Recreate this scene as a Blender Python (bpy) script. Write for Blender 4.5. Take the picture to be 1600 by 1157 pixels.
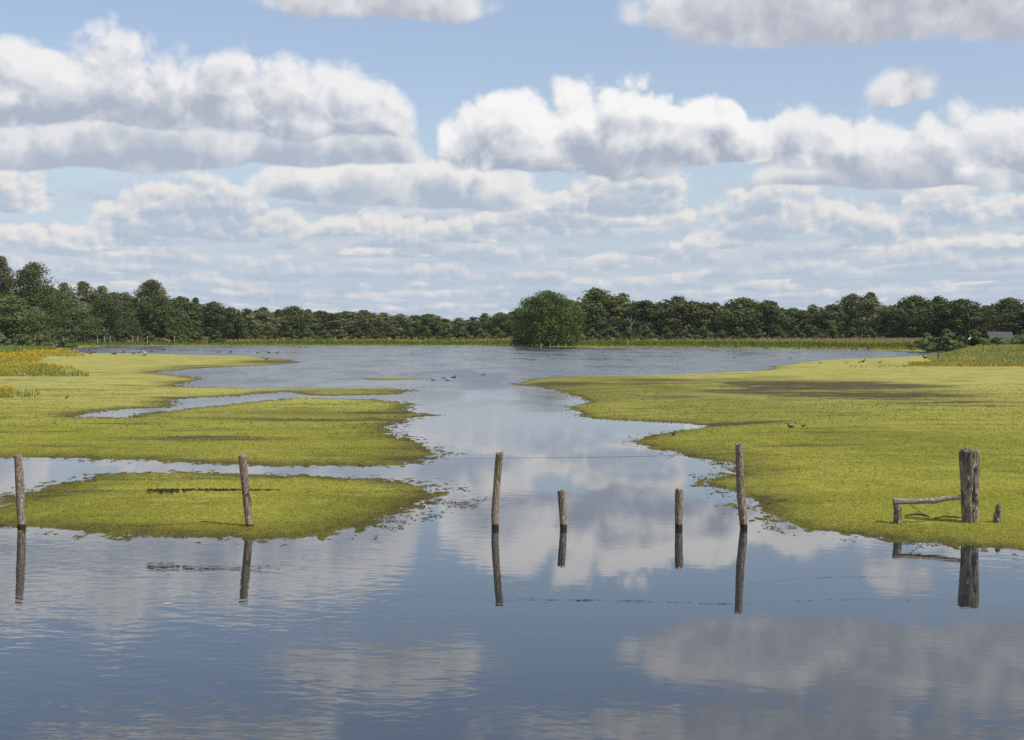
import bpy, bmesh, math, random
import numpy as np
from mathutils import Vector, Matrix

# ------------------------------------------------------------------ scene, camera
for o in list(bpy.data.objects):
    bpy.data.objects.remove(o, do_unlink=True)
scene = bpy.context.scene
COL = scene.collection
random.seed(7)
RNG = np.random.default_rng(7)

H = 3.1            # camera height above the water
F = 2222.0         # focal length in photo pixels (photo is 1600 x 1157)
HORIZON = 521.0    # photo row of the horizon
PITCH = math.atan((578.5 - HORIZON) / F)

cam_data = bpy.data.cameras.new('camera')
cam_data.sensor_width = 36.0
cam_data.lens = 36.0 * F / 1600.0
cam_data.clip_start = 0.1
cam_data.clip_end = 30000.0
cam = bpy.data.objects.new('camera', cam_data)
COL.objects.link(cam)
cam.location = (0, 0, H)
cam.rotation_euler = (math.radians(90) - PITCH, 0, 0)
scene.camera = cam

scene.view_settings.view_transform = 'Standard'
scene.view_settings.look = 'None'
scene.view_settings.gamma = 1.0
scene.view_settings.exposure = 0.0
scene.cycles.max_bounces = 6
scene.cycles.diffuse_bounces = 2
scene.cycles.glossy_bounces = 3
scene.cycles.transparent_max_bounces = 8
scene.cycles.use_denoising = False
scene.cycles.sample_clamp_indirect = 4.0

# ------------------------------------------------------------------ sun
SUN_EL = math.radians(52)
SUN_AZ = math.radians(122)      # clockwise from +Y (the view direction): right and a little behind
sun_dir = Vector((math.sin(SUN_AZ) * math.cos(SUN_EL), math.cos(SUN_AZ) * math.cos(SUN_EL), math.sin(SUN_EL)))
sd_ = bpy.data.lights.new('sun', 'SUN')
sd_.energy = 4.0
sd_.angle = math.radians(0.5)
sd_.color = (1.0, 0.955, 0.88)
sun = bpy.data.objects.new('sun', sd_)
COL.objects.link(sun)
sun.rotation_euler = sun_dir.to_track_quat('Z', 'Y').to_euler()

# ------------------------------------------------------------------ node helper
class N:
    """tiny expression helper that builds math nodes in one node tree"""
    def __init__(s, tree):
        s.t = tree; s.n = tree.nodes; s.l = tree.links
    def put(s, sock, v):
        if v is None: return
        if isinstance(v, bpy.types.NodeSocket): s.l.new(v, sock)
        else: sock.default_value = v
    def node(s, kind, ins=None, **props):
        nd = s.n.new(kind)
        for k, v in props.items(): setattr(nd, k, v)
        for k, v in (ins or {}).items(): s.put(nd.inputs[k], v)
        return nd
    def m(s, op, a, b=None, c=None, clamp=False):
        nd = s.n.new('ShaderNodeMath'); nd.operation = op; nd.use_clamp = clamp
        s.put(nd.inputs[0], a); s.put(nd.inputs[1], b); s.put(nd.inputs[2], c)
        return nd.outputs[0]
    def v(s, op, a, b=None, c=None):
        nd = s.n.new('ShaderNodeVectorMath'); nd.operation = op
        s.put(nd.inputs[0], a); s.put(nd.inputs[1], b); s.put(nd.inputs[2], c)
        return nd.outputs['Value'] if op in ('LENGTH', 'DOT_PRODUCT', 'DISTANCE') else nd.outputs['Vector']
    def scale(s, a, f):
        nd = s.n.new('ShaderNodeVectorMath'); nd.operation = 'SCALE'
        s.put(nd.inputs[0], a); s.put(nd.inputs['Scale'], f); return nd.outputs['Vector']
    def comb(s, x, y, z):
        nd = s.n.new('ShaderNodeCombineXYZ')
        s.put(nd.inputs[0], x); s.put(nd.inputs[1], y); s.put(nd.inputs[2], z); return nd.outputs[0]
    def sep(s, a):
        nd = s.n.new('ShaderNodeSeparateXYZ'); s.put(nd.inputs[0], a); return nd.outputs
    def smooth(s, x, a, b, lo=0.0, hi=1.0):
        nd = s.n.new('ShaderNodeMapRange'); nd.interpolation_type = 'SMOOTHSTEP'
        s.put(nd.inputs['Value'], x); s.put(nd.inputs['From Min'], a); s.put(nd.inputs['From Max'], b)
        s.put(nd.inputs['To Min'], lo); s.put(nd.inputs['To Max'], hi); return nd.outputs['Result']
    def lin(s, x, a, b, lo=0.0, hi=1.0):
        nd = s.n.new('ShaderNodeMapRange')
        s.put(nd.inputs['Value'], x); s.put(nd.inputs['From Min'], a); s.put(nd.inputs['From Max'], b)
        s.put(nd.inputs['To Min'], lo); s.put(nd.inputs['To Max'], hi); return nd.outputs['Result']
    def noise(s, vec, scale, detail=2.0, rough=0.5, dims='3D', dist=0.0, out='Fac', lac=2.0):
        nd = s.n.new('ShaderNodeTexNoise'); nd.noise_dimensions = dims
        s.put(nd.inputs['Vector'], vec); s.put(nd.inputs['Scale'], scale); s.put(nd.inputs['Detail'], detail)
        s.put(nd.inputs['Roughness'], rough); s.put(nd.inputs['Distortion'], dist); s.put(nd.inputs['Lacunarity'], lac)
        return nd.outputs[out]
    def voro(s, vec, scale, detail=0.0, rough=0.5, dims='2D', feature='F1', out='Distance', rnd=1.0):
        nd = s.n.new('ShaderNodeTexVoronoi'); nd.voronoi_dimensions = dims; nd.feature = feature
        nd.normalize = False
        s.put(nd.inputs['Vector'], vec); s.put(nd.inputs['Scale'], scale); s.put(nd.inputs['Detail'], detail)
        s.put(nd.inputs['Roughness'], rough); s.put(nd.inputs['Randomness'], rnd)
        return nd.outputs[out]
    def mix(s, f, a, b, blend='MIX'):
        nd = s.n.new('ShaderNodeMix'); nd.data_type = 'RGBA'; nd.blend_type = blend; nd.clamp_factor = True
        s.put(nd.inputs[0], f)
        for i, c in ((6, a), (7, b)):
            if isinstance(c, (tuple, list)) and len(c) == 3: c = (*c, 1.0)
            s.put(nd.inputs[i], c)
        return nd.outputs[2]

# ------------------------------------------------------------------ sky with cumulus clouds (by world direction)
def build_world():
    w = bpy.data.worlds.new('World'); scene.world = w; w.use_nodes = True
    t = w.node_tree; t.nodes.clear(); n = N(t)
    sky = n.node('ShaderNodeTexSky', sky_type='NISHITA', sun_disc=False, sun_elevation=SUN_EL,
                 sun_rotation=SUN_AZ, altitude=0.0, air_density=1.0, dust_density=1.2, ozone_density=2.0)
    tc = n.node('ShaderNodeTexCoord')
    d = n.v('NORMALIZE', tc.outputs['Generated'])
    x, y, z = n.sep(d)
    az = n.m('ARCTAN2', x, y)
    hyp = n.m('SQRT', n.m('ADD', n.m('MULTIPLY', x, x), n.m('MULTIPLY', y, y)))
    tan_el = n.m('DIVIDE', z, n.m('MAXIMUM', hyp, 0.05))
    U = n.m('MULTIPLY', az, F / 1000.0)
    V = n.m('MULTIPLY', tan_el, F / 1000.0)
    p = n.comb(U, V, 0.0)
    # shared fields
    warp = n.noise(p, 4.5, 2.0, 0.5, '2D', out='Color')
    warp = n.scale(n.v('SUBTRACT', warp, (0.5, 0.5, 0.5)), 0.055)
    warp = n.v('MULTIPLY', warp, (1.0, 0.8, 0.0))
    LIGHT = (0.014, 0.022, 0.0)
    def detail(q):
        vo = n.voro(q, 15.0, 3.0, 0.48)
        no = n.noise(q, 7.0, 5.0, 0.53, '2D')
        bill = n.m('SUBTRACT', 0.55, n.m('MULTIPLY', vo, vo))
        return n.m('ADD', n.m('MULTIPLY', bill, 0.34), n.m('MULTIPLY', n.m('SUBTRACT', no, 0.5), 1.35))
    pw = n.v('ADD', p, warp)
    p2 = n.v('ADD', pw, LIGHT)
    D1 = detail(pw); D2 = detail(p2)
    relief = n.m('SUBTRACT', D1, D2)
    pf = n.v('MULTIPLY_ADD', warp, (0.45, 0.35, 0.0), p)
    qf = n.v('MULTIPLY', pf, (2.2, 2.9, 1.0))
    F1 = detail(qf); F2 = detail(n.v('ADD', qf, (0.014, 0.028, 0.0)))
    relief_f = n.m('SUBTRACT', F1, F2)
    soft = n.noise(p, 3.2, 4.0, 0.55, '2D')
    
    def field(q, puffs):
        sx_, sy_, _ = n.sep(q)
        q3 = n.comb(sx_, sy_, n.m('MULTIPLY', sy_, -1.0))
        acc = None
        for (cx, base, hw, h) in puffs:
            cu = (cx - 800) / 1000.0; cv = (HORIZON - base) / 1000.0 + 0.16 * h / 1000.0
            a = 1000.0 / hw; b = 1000.0 / (h * 0.84); c = 1000.0 / (h * 0.22)
            e = n.v('MULTIPLY_ADD', q3, (a, b, c), (-cu * a, -cv * b, cv * c))
            e = n.v('MAXIMUM', e, (-1e6, 0.0, 0.0))
            L = n.v('LENGTH', e)
            acc = L if acc is None else n.m('SMOOTH_MIN', acc, L, 0.12)
        return n.m('SUBTRACT', 1.0, acc)

    GREY_N = (0.385, 0.45, 0.56); GREY_F = (0.46, 0.54, 0.65)
    WHITE_N = (0.90, 0.90, 0.92); WHITE_F = (0.80, 0.79, 0.79)
    def layer(under, puffs, amp, edge, white, grey, opac=1.0, dark_lo=-0.05, dark_hi=0.75, up=0.045, far=False):
        pp, d1, d2, rel = (pf, F1, F2, relief_f) if far else (pw, D1, D2, relief)
        f1 = field(pp, puffs)
        f2 = field(n.v('ADD', pp, (0.25 * up, up, 0.0)), puffs)
        g = n.m('ADD', n.m('MULTIPLY_ADD', d1, amp, f1), 0.1)
        al = n.smooth(g, 0.02, edge)
        al = n.m('MULTIPLY', al, opac)
        g2 = n.m('MULTIPLY_ADD', d2, amp * 0.75, f2)
        dark = n.smooth(n.m('ADD', g2, n.m('MULTIPLY', n.m('SUBTRACT', soft, 0.5), 0.6)), dark_lo, dark_hi)
        lum = n.m('SUBTRACT', 1.0, n.m('MULTIPLY', dark, 0.92))
        lum = n.m('ADD', lum, n.m('MULTIPLY', rel, 0.6 if far else 0.85), clamp=True)
        c = n.mix(lum, grey, white)
        return n.mix(al, under, c), al

    # clear sky
    base = n.v('MULTIPLY', n.scale(sky.outputs['Color'], 0.15), (1.06, 0.97, 0.96))
    base = n.mix(0.22, base, (0.50, 0.60, 0.72))
    # pale band of haze and thin far cloud near the horizon
    hz = n.smooth(V, 0.0, 0.30, 1.0, 0.0)
    base = n.mix(n.m('MULTIPLY', hz, 0.85), base, (0.44, 0.55, 0.70))
    # far cloud deck, seen edge on (a plane high above the ground)
    zz = n.m('ADD', n.m('MAXIMUM', z, 0.0), 0.045)
    q = n.comb(n.m('DIVIDE', x, zz), n.m('DIVIDE', y, zz), 0.0)
    dk = n.noise(q, 0.55, 6.0, 0.6, '2D')
    dk2 = n.noise(n.v('ADD', q, (0.10, -0.28, 0.0)), 0.55, 6.0, 0.6, '2D')
    a0 = n.smooth(dk, 0.42, 0.56)
    a0 = n.m('MULTIPLY', a0, n.smooth(z, 0.0, 0.02, 0.20, 0.42))
    lum0 = n.m('ADD', 0.55, n.m('MULTIPLY', n.m('SUBTRACT', dk, dk2), 3.0), clamp=True)
    c0 = n.mix(lum0, (0.46, 0.55, 0.68), (0.68, 0.69, 0.73))
    # in the view ahead the deck only fills the low sky; elsewhere it fills everything
    ahead = n.smooth(n.m('ABSOLUTE', U), 0.95, 1.25, 0.0, 1.0)
    lowsky = n.smooth(V, 0.16, 0.27, 1.0, 0.0)
    high = n.smooth(V, 0.62, 0.80)
    a0 = n.m('MULTIPLY', a0, n.m('MAXIMUM', n.m('MULTIPLY', n.m('MAXIMUM', ahead, high), 1.9), lowsky), clamp=True)
    col = n.mix(a0, base, c0)
    # rows of small far cumulus: one puff per cell, cells shrink towards the horizon
    Vs = n.m('ADD', n.m('MAXIMUM', V, 0.0), 0.05)
    for (ox, oy, k, wl, gl, op) in ((0.0, 0.0, 2.5, (0.75, 0.75, 0.77), (0.50, 0.58, 0.69), 0.75), (3.7, 1.45, 2.15, (0.80, 0.78, 0.77), (0.46, 0.54, 0.65), 0.85)):
        w2 = n.comb(n.m('ADD', n.m('DIVIDE', U, Vs), ox), n.m('ADD', n.m('MULTIPLY', n.m('LOGARITHM', Vs, math.e), k), oy), 0.0)
        w2 = n.v('MULTIPLY_ADD', warp, (2.5, 2.0, 0.0), w2)
        vn = n.node('ShaderNodeTexVoronoi', {'Vector': w2, 'Scale': 1.7, 'Randomness': 0.85}, voronoi_dimensions='2D')
        lv = n.scale(n.v('SUBTRACT', w2, vn.outputs['Position']), 1.7)
        cr, cg, _b = n.sep(vn.outputs['Color'])
        lx, ly, _z = n.sep(lv)
        lq = n.comb(lx, n.m('ADD', ly, 0.12), n.m('MULTIPLY', n.m('ADD', ly, 0.12), -3.2))
        lq = n.v('MAXIMUM', n.v('MULTIPLY', lq, (1.25, 1.9, 1.9)), (-1e6, 0.0, 0.0))
        fld = n.m('SUBTRACT', n.lin(cr, 0, 1, 0.55, 1.15), n.v('LENGTH', lq))
        gg = n.m('MULTIPLY_ADD', F1, 0.55, fld)
        al = n.m('MULTIPLY', n.smooth(gg, -0.05, 0.45), n.m('MULTIPLY', n.smooth(V, 0.18, 0.26, op, 0.0), n.smooth(V, 0.0, 0.05, 0.25, 1.0)))
        lm = n.m('ADD', n.m('ADD', n.smooth(ly, -0.10, 0.38), n.m('MULTIPLY', relief_f, 0.7)), n.m('MULTIPLY', n.m('SUBTRACT', cg, 0.5), 0.3), clamp=True)
        col = n.mix(al, col, n.mix(lm, gl, wl))
    for i, (puffs, amp, edge, wh, gr, op, lo, hi, up) in enumerate(CLOUDS):
        col, _ = layer(col, puffs, amp, edge, wh, gr, op, lo, hi, up, i < 2)
    bg = n.node('ShaderNodeBackground', {'Color': col, 'Strength': 1.0})
    out = n.node('ShaderNodeOutputWorld')
    t.links.new(bg.outputs[0], out.inputs['Surface'])
    w.cycles.sampling_method = 'MANUAL'
    w.cycles.sample_map_resolution = 512

CLOUDS = [
 # puffs (azimuth, base, half width, height) written in photo columns and rows, turned into azimuth and elevation
 # far rows just above the wood
 ([(90,432,110,30),(250,420,100,30),(430,430,110,32),(560,405,90,38),(700,438,90,28),(800,412,85,32),
   (1080,414,80,38),(1250,430,100,28),(1400,415,90,30),(1540,430,90,30),(330,450,100,20),(980,446,100,20),(1180,455,90,18),
   (620,465,120,16),(1380,462,120,16),(150,462,110,16),(900,425,70,24)],
  0.75, 0.7, (0.76,0.74,0.74), (0.45,0.54,0.66), 0.75, -0.5, 0.9, 0.008),
 # small cumulus of the middle distance
 ([(40,340,70,72),(215,362,62,50),(320,347,122,70),(300,376,200,44),(440,374,80,46),(560,372,120,36),(180,396,120,34),
   (700,380,90,40),(870,368,85,44),(980,320,112,60),(880,340,90,48),(1000,352,130,36),(800,356,70,34),
   (1190,366,98,80),(1320,374,96,54),(1450,360,72,60),(1565,354,72,50),(1140,390,90,36),(1390,394,100,30),
   (60,390,110,32),(620,402,90,30),(1500,394,80,26)],
  0.62, 0.36, (0.80,0.785,0.77), (0.45,0.53,0.64), 0.97, -0.25, 0.65, 0.019),
 # long cloud in the centre left
 ([(700,328,125,92),(560,324,125,74),(790,330,66,72),(470,314,90,56)],
  0.55, 0.30, (0.84,0.83,0.82), (0.44,0.51,0.61), 1.0, -0.2, 0.65, 0.028),
 # low bank under the big ones
 ([(160,276,350,84),(480,268,170,76),(590,262,75,60),(1480,310,220,60),(1340,304,180,50)],
  0.5, 0.36, (0.76,0.77,0.79), (0.43,0.49,0.59), 1.0, -0.25, 0.65, 0.024),
 # the big cumulus
 ([(110,208,280,114),(235,208,150,140),(355,208,112,124),(20,208,115,122),
   (480,222,160,124),(552,208,100,118),(596,214,44,90),
   (1230,262,80,104),(1310,276,140,98),(1420,296,120,104),(1560,286,98,96)],
  0.66, 0.34, (0.86,0.86,0.87), (0.42,0.475,0.57), 1.0, -0.24, 0.58, 0.046),
 ([(945,270,200,158),(835,268,150,116),(925,214,110,96),(728,252,62,84),(1115,224,70,76),(1060,268,150,80)],
  0.62, 0.26, (0.93,0.925,0.925), (0.41,0.46,0.555), 1.0, -0.18, 0.56, 0.052),
 # sunlit heads standing in front of the big banks
 ([(430,214,80,66),(560,214,74,84),(210,200,110,80),(60,196,80,60),(700,250,40,46),(800,258,100,76),(1010,258,120,66),(1190,262,60,60),(1350,276,90,56)],
  0.80, 0.75, (0.88,0.875,0.88), (0.43,0.48,0.575), 0.62, -0.22, 0.50, 0.032),
 # nearest, high up
 ([(1340,76,340,160),(1090,48,140,90),(1570,88,160,160),(600,28,220,90),(1400,182,58,64),(1250,-60,500,160),(300,-70,300,90)],
  0.5, 0.5, (0.80,0.80,0.82), (0.46,0.49,0.56), 0.97, -0.4, 0.7, 0.045),
]
build_world()

# ------------------------------------------------------------------ helpers
def unproj(px, py, z=0.0):
    """photo pixel -> point on the level plane at height z"""
    xc = (np.asarray(px, float) - 800.0) / F
    yc = (578.5 - np.asarray(py, float)) / F
    cp, sp = math.cos(PITCH), math.sin(PITCH)
    dy = cp + sp * yc; dz = -sp + cp * yc
    t = (z - H) / dz
    return xc * t, dy * t

def at_dist(px, py, D):
    """photo pixel -> point (x, y, z) on the upright plane y = D"""
    xc = (px - 800.0) / F; yc = (578.5 - py) / F
    cp, sp = math.cos(PITCH), math.sin(PITCH)
    dy = cp + sp * yc; dz = -sp + cp * yc
    t = D / dy
    return (xc * t, D, H + dz * t)

def _hash(ix, iy, seed):
    h = (ix.astype(np.int64) * 374761393 + iy.astype(np.int64) * 668265263 + seed * 1442695041) & 0x7fffffff
    h = ((h ^ (h >> 13)) * 1274126177) & 0x7fffffff
    h = h ^ (h >> 16)
    return (h & 0xffffff) / float(0xffffff)

def vnoise(x, y, seed=0):
    """smooth value noise in -1..1"""
    x = np.asarray(x, float); y = np.asarray(y, float)
    x0 = np.floor(x); y0 = np.floor(y); fx = x - x0; fy = y - y0
    fx = fx * fx * fx * (fx * (fx * 6 - 15) + 10); fy = fy * fy * fy * (fy * (fy * 6 - 15) + 10)
    ix = x0.astype(np.int64); iy = y0.astype(np.int64)
    a = _hash(ix, iy, seed); b = _hash(ix + 1, iy, seed); c = _hash(ix, iy + 1, seed); d = _hash(ix + 1, iy + 1, seed)
    return ((a * (1 - fx) + b * fx) * (1 - fy) + (c * (1 - fx) + d * fx) * fy) * 2 - 1

def fbm(x, y, octaves=4, seed=0, gain=0.5):
    s = 0.0; a = 1.0; tot = 0.0
    ca, sa = math.cos(0.6), math.sin(0.6)
    for k in range(octaves):
        s = s + a * vnoise(x, y, seed + 17 * k); tot += a; a *= gain
        x, y = (ca * x - sa * y) * 2.03 + 3.1, (sa * x + ca * y) * 2.03 + 7.7
    return s / tot

def smoothstep(a, b, x):
    t = np.clip((x - a) / (b - a), 0, 1); return t * t * (3 - 2 * t)

def mesh_np(name, verts, faces, mats, smooth=False, attrs=None, fattrs=None):
    """mesh from numpy arrays; faces is (n, 3) or (n, 4)"""
    me = bpy.data.meshes.new(name)
    verts = np.asarray(verts, np.float32); faces = np.asarray(faces, np.int32)
    nf, k = faces.shape
    me.vertices.add(len(verts)); me.vertices.foreach_set('co', verts.ravel())
    me.loops.add(nf * k); me.loops.foreach_set('vertex_index', faces.ravel())
    me.polygons.add(nf)
    me.polygons.foreach_set('loop_start', np.arange(0, nf * k, k, dtype=np.int32))
    me.polygons.foreach_set('loop_total', np.full(nf, k, np.int32))
    me.polygons.foreach_set('use_smooth', np.full(nf, smooth, bool))
    for a, v in (attrs or {}).items():
        at = me.attributes.new(a, 'FLOAT', 'POINT'); at.data.foreach_set('value', np.asarray(v, np.float32))
    for a, v in (fattrs or {}).items():
        at = me.attributes.new(a, 'FLOAT', 'FACE'); at.data.foreach_set('value', np.asarray(v, np.float32))
    me.update(calc_edges=True)
    for m in (mats if isinstance(mats, (list, tuple)) else [mats]): me.materials.append(m)
    return me

def link(name, me, parent=None, loc=None):
    o = bpy.data.objects.new(name, me); COL.objects.link(o)
    if parent: o.parent = parent
    if loc is not None: o.location = loc
    return o

def tag(o, label=None, cat=None, group=None, kind=None):
    if label: o['label'] = label
    if cat: o['category'] = cat
    if group: o['group'] = group
    if kind: o['kind'] = kind
    return o

def empty(name, loc, rz=0.0, scale=1.0):
    o = bpy.data.objects.new(name, None); COL.objects.link(o)
    o.empty_display_size = 0.2
    o.location = loc; o.rotation_euler = (0, 0, rz)
    o.scale = (scale, scale, scale) if not isinstance(scale, (tuple, list)) else scale
    return o

def new_mat(name):
    m = bpy.data.materials.new(name); m.use_nodes = True
    t = m.node_tree; n = N(t)
    b = t.nodes['Principled BSDF']
    return m, n, b

# ------------------------------------------------------------------ outlines of land and water (on the level plane)
LEFT_LAND = [(-700,548),(-100,549),(85,549),(150,554),(250,554.3),(400,557),(430,560),(472,566),(440,570),(400,572),(330,575),(250,580),
 (222,583),(262,586),(290,589),(310,593),(286,597),(283,601),(300,604),(400,607),(560,606.5),(620,606),(650,610),(600,616.5),(500,618),(445,612.5),
 (400,617),(285,625),(250,636),(160,641),(108,652),(190,653.5),(230,648),(300,640),(400,629),(450,623.5),(500,623),(560,625),
 (620,629),(640,632),(628,640),(640,645),(672,649),(640,653),(628,660),(618,668),(630,680),(655,690),(690,705),(700,712),
 (660,721),(620,727),(560,729),(400,727),(300,722),(200,719),(100,716),(0,714),(-100,712),(-800,700)]
FRONT_ISLE = [(-300,830),(-60,806),(0,790),(22,780),(50,764),(120,752),(180,742.5),(260,739),(400,740),(500,744),(600,748),(655,755),(690,765),
 (680,778),(645,790),(610,804),(560,826),(500,836),(430,841),(350,839),(200,832),(100,826),(30,823),(-60,824),(-300,845)]
SLIVER = [(575,592),(600,590.3),(645,592.4),(600,594)]
RIGHT_LAND = [(812,600),(850,593),(900,588.5),(1000,587),(1080,585.5),(1100,584),(1180,581),(1198,578),(1206,572),(1260,566),(1300,562),
 (1400,560),(1500,557.5),(1530,554),(1560,552.5),(2600,552),(2600,900),(1900,890),(1700,872),(1600,860),(1500,850),(1400,840),(1300,833),(1250,827),(1238,820),
 (1212,806),(1178,792),(1196,780),(1140,769),(1105,756),(1140,742),(1152,730),(1145,720),(1090,715),(1060,705),(1008,700),(985,690),(1018,680),
 (1050,676),(1080,670),(1112,665),(1050,660.5),(960,656.5),(912,652),(898,645),(888,636),(925,628.5),(900,616),(870,608)]
FAR_LAND = [(-1500,552),(40,549.5),(84,548),(118,544.5),(130,542.8),(160,541.6),(400,541),(620,541),(800,541.4),(900,543),(1000,543.3),(1200,545.4),(1300,547),(1400,548.5),
 (1480,550),(1530,551.3),(2600,551.3)]

def to_world(poly):
    a = np.array(poly, float); x, y = unproj(a[:, 0], a[:, 1]); return np.stack([x, y], 1)
POLYS = [to_world(LEFT_LAND), to_world(FRONT_ISLE), to_world(SLIVER), to_world(RIGHT_LAND)]
_f = to_world(FAR_LAND)
POLYS.append(np.vstack([_f, [[7000, _f[-1, 1]], [7000, 9000], [-7000, 9000], [-7000, _f[0, 1]]]]))

def poly_sd(P, x, y):
    """signed distance to a polygon, positive inside"""
    best = np.full(x.shape, 1e12); ins = np.zeros(x.shape, bool)
    n = len(P)
    for i in range(n):
        ax, ay = P[i]; bx, by = P[(i + 1) % n]
        ex, ey = bx - ax, by - ay
        L = ex * ex + ey * ey + 1e-12
        t = np.clip(((x - ax) * ex + (y - ay) * ey) / L, 0, 1)
        dx = x - ax - t * ex; dy = y - ay - t * ey
        np.minimum(best, dx * dx + dy * dy, out=best)
        if ay != by:
            c = ((ay > y) != (by > y)) & (x < (bx - ax) * (y - ay) / (by - ay) + ax)
            ins ^= c
    d = np.sqrt(best)
    return np.where(ins, d, -d)

def ell(x, y, px, py, hwx, hwy_px):
    """soft ellipse mask drawn at a photo pixel, on the plane"""
    cx, cy = unproj(px, py); x1, _ = unproj(px + hwx, py); _, y1 = unproj(px, py - hwy_px); _, y2 = unproj(px, py + hwy_px)
    rx = abs(x1 - cx); ry = abs(y1 - y2) / 2
    return np.sqrt(((x - cx) / rx) ** 2 + ((y - cy) / ry) ** 2)

PUDDLES = [(1245,611,110,1.6,0.10),(1225,627,110,1.9,0.11),(1400,617,70,1.1,0.10),(1360,622,95,2.2,0.10),(1190,604,60,2.5,0.085),(1335,632,70,1.2,0.10),
           (1155,677,26,1.2,0.12),(1240,686,40,1.0,0.10),(1020,631,34,1.0,0.10),(320,664,60,1.0,0.085),(455,642,50,1.0,0.085),
           (960,604,40,1.2,0.085),(920,600,50,1.0,0.085),(600,678,30,1.4,0.085),(500,690,40,0.8,0.06),(590,648,50,1.0,0.085)]

def mudzone(x, y):
    m = np.zeros(x.shape)
    for (px, py, hx, hy, w) in ((1270,606,230,10,0.9),(1340,621,210,8,0.9),(1190,618,150,7,0.75),(1060,598,150,6,0.55),(1100,626,120,4,0.5),(1450,632,130,4,0.55),(1180,602,90,5,0.7),(1500,640,120,2.5,0.5),(1290,700,150,7,0.40),(1500,662,150,4,0.35),(1000,603,120,4,0.4),
                                (1430,740,130,6,0.30),(880,603,60,5,0.9),(1150,665,90,5,0.45),(420,566,60,3,0.7),(330,574,90,3,0.5),(560,612,90,3,0.5),(300,690,200,6,0.3),(430,660,160,4,0.45),(600,650,80,10,0.45),(640,700,60,14,0.5),(200,606,160,3,0.35)):
        e = ell(x, y, px, py, hx, hy)
        m = np.maximum(m, w * (1 - smoothstep(0.3, 1.25, e)))
    return m

def olive(x, y):
    m = np.zeros(x.shape)
    for (px, py, hx, hy, w) in ((960,606,190,24,1.0),(1150,640,200,30,0.7),(1290,612,240,24,0.8),(1330,690,260,26,0.45),(480,650,240,14,0.75),(600,690,110,40,0.6),(300,700,330,16,0.4),
                                (430,565,80,8,0.8),(330,578,120,8,0.6),(520,612,140,6,0.7),(250,655,160,14,0.4),(1120,715,90,30,0.5),(560,800,130,25,0.5),(150,800,160,20,0.35),(1480,700,200,12,0.3)):
        e = ell(x, y, px, py, hx, hy)
        m = np.maximum(m, w * (1 - smoothstep(0.2, 1.35, e)))
    return m

def terrain(x, y):
    """height of the ground and the distance into the land, for arrays x, y"""
    sds = [poly_sd(P, x, y) for P in POLYS]
    s_near = np.maximum.reduce(sds[:4]); s_far = sds[4]
    wob = fbm(x / 9.0, y / 14.0, 4, 3) * 1.2 * np.clip(y / 90.0, 0.08, 1.0) + fbm(x / 1.6, y / 2.2, 4, 11) * 0.32
    s = s_near + wob
    micro = fbm(x / 0.16, y / 0.30, 3, 21)
    mid = fbm(x / 0.9, y / 1.4, 3, 31)
    isle = np.maximum(sds[1], sds[0]) > sds[3]
    hmax = np.where(isle, 0.07, 0.135)
    z_in = hmax * (1 - np.exp(-np.maximum(s, 0) / 1.3))
    so = np.maximum(-s, 0)
    z_out = -0.012 * np.minimum(so, 2.4) - 0.25 * np.maximum(so - 2.4, 0) ** 1.2
    z = np.where(s > 0, z_in, z_out)
    z = z + 0.013 * mid * np.exp(-so / 0.35) + 0.014 * micro * np.exp(-np.abs(s) / 5.0) + 0.004 * micro
    z = z + 0.018 * fbm(x / 5.0, y / 12.0, 3, 41) * smoothstep(0, 3, s)
    for (px, py, hx, hy, dep) in PUDDLES:
        e = ell(x, y, px, py, hx, hy) + 0.55 * fbm(x / 2.5 + px, y / 6.0, 3, 51)
        z = np.where(s > 0, z * smoothstep(0.35, 1.3, e) + (-0.004 - 0.1 * (dep - 0.1)) * (1 - smoothstep(0.35, 1.3, e)) + (0.010 * mid) * (1 - smoothstep(0.6, 1.3, e)), z)
    z = np.maximum(z, -0.8)
    # far meadow, a gentle bank that rises behind the lake
    zf = 0.03 + 1.22 * smoothstep(0, 120, s_far + 4 * fbm(x / 25, y / 25, 3, 61)) + 0.02 * fbm(x / 6, y / 6, 2, 71)
    zf = np.where(s_far + 1.0 * fbm(x / 7, y / 9, 3, 81) > 0, zf, -0.8)
    # the right shore behind the mat and the left flower bank rise a little too
    xr, yr = unproj(1430, 566); xl, yl = unproj(40, 575)
    bank = smoothstep(0, 12, x - xr) * smoothstep(yr - 8, yr + 25, y) * 0.25 + smoothstep(0, 12, xl - x) * smoothstep(yl - 25, yl + 25, y) * 0.15
    z = np.where(s > 1, z + bank, z)
    return np.maximum(z, zf), np.maximum(s, s_far), s_far

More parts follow.
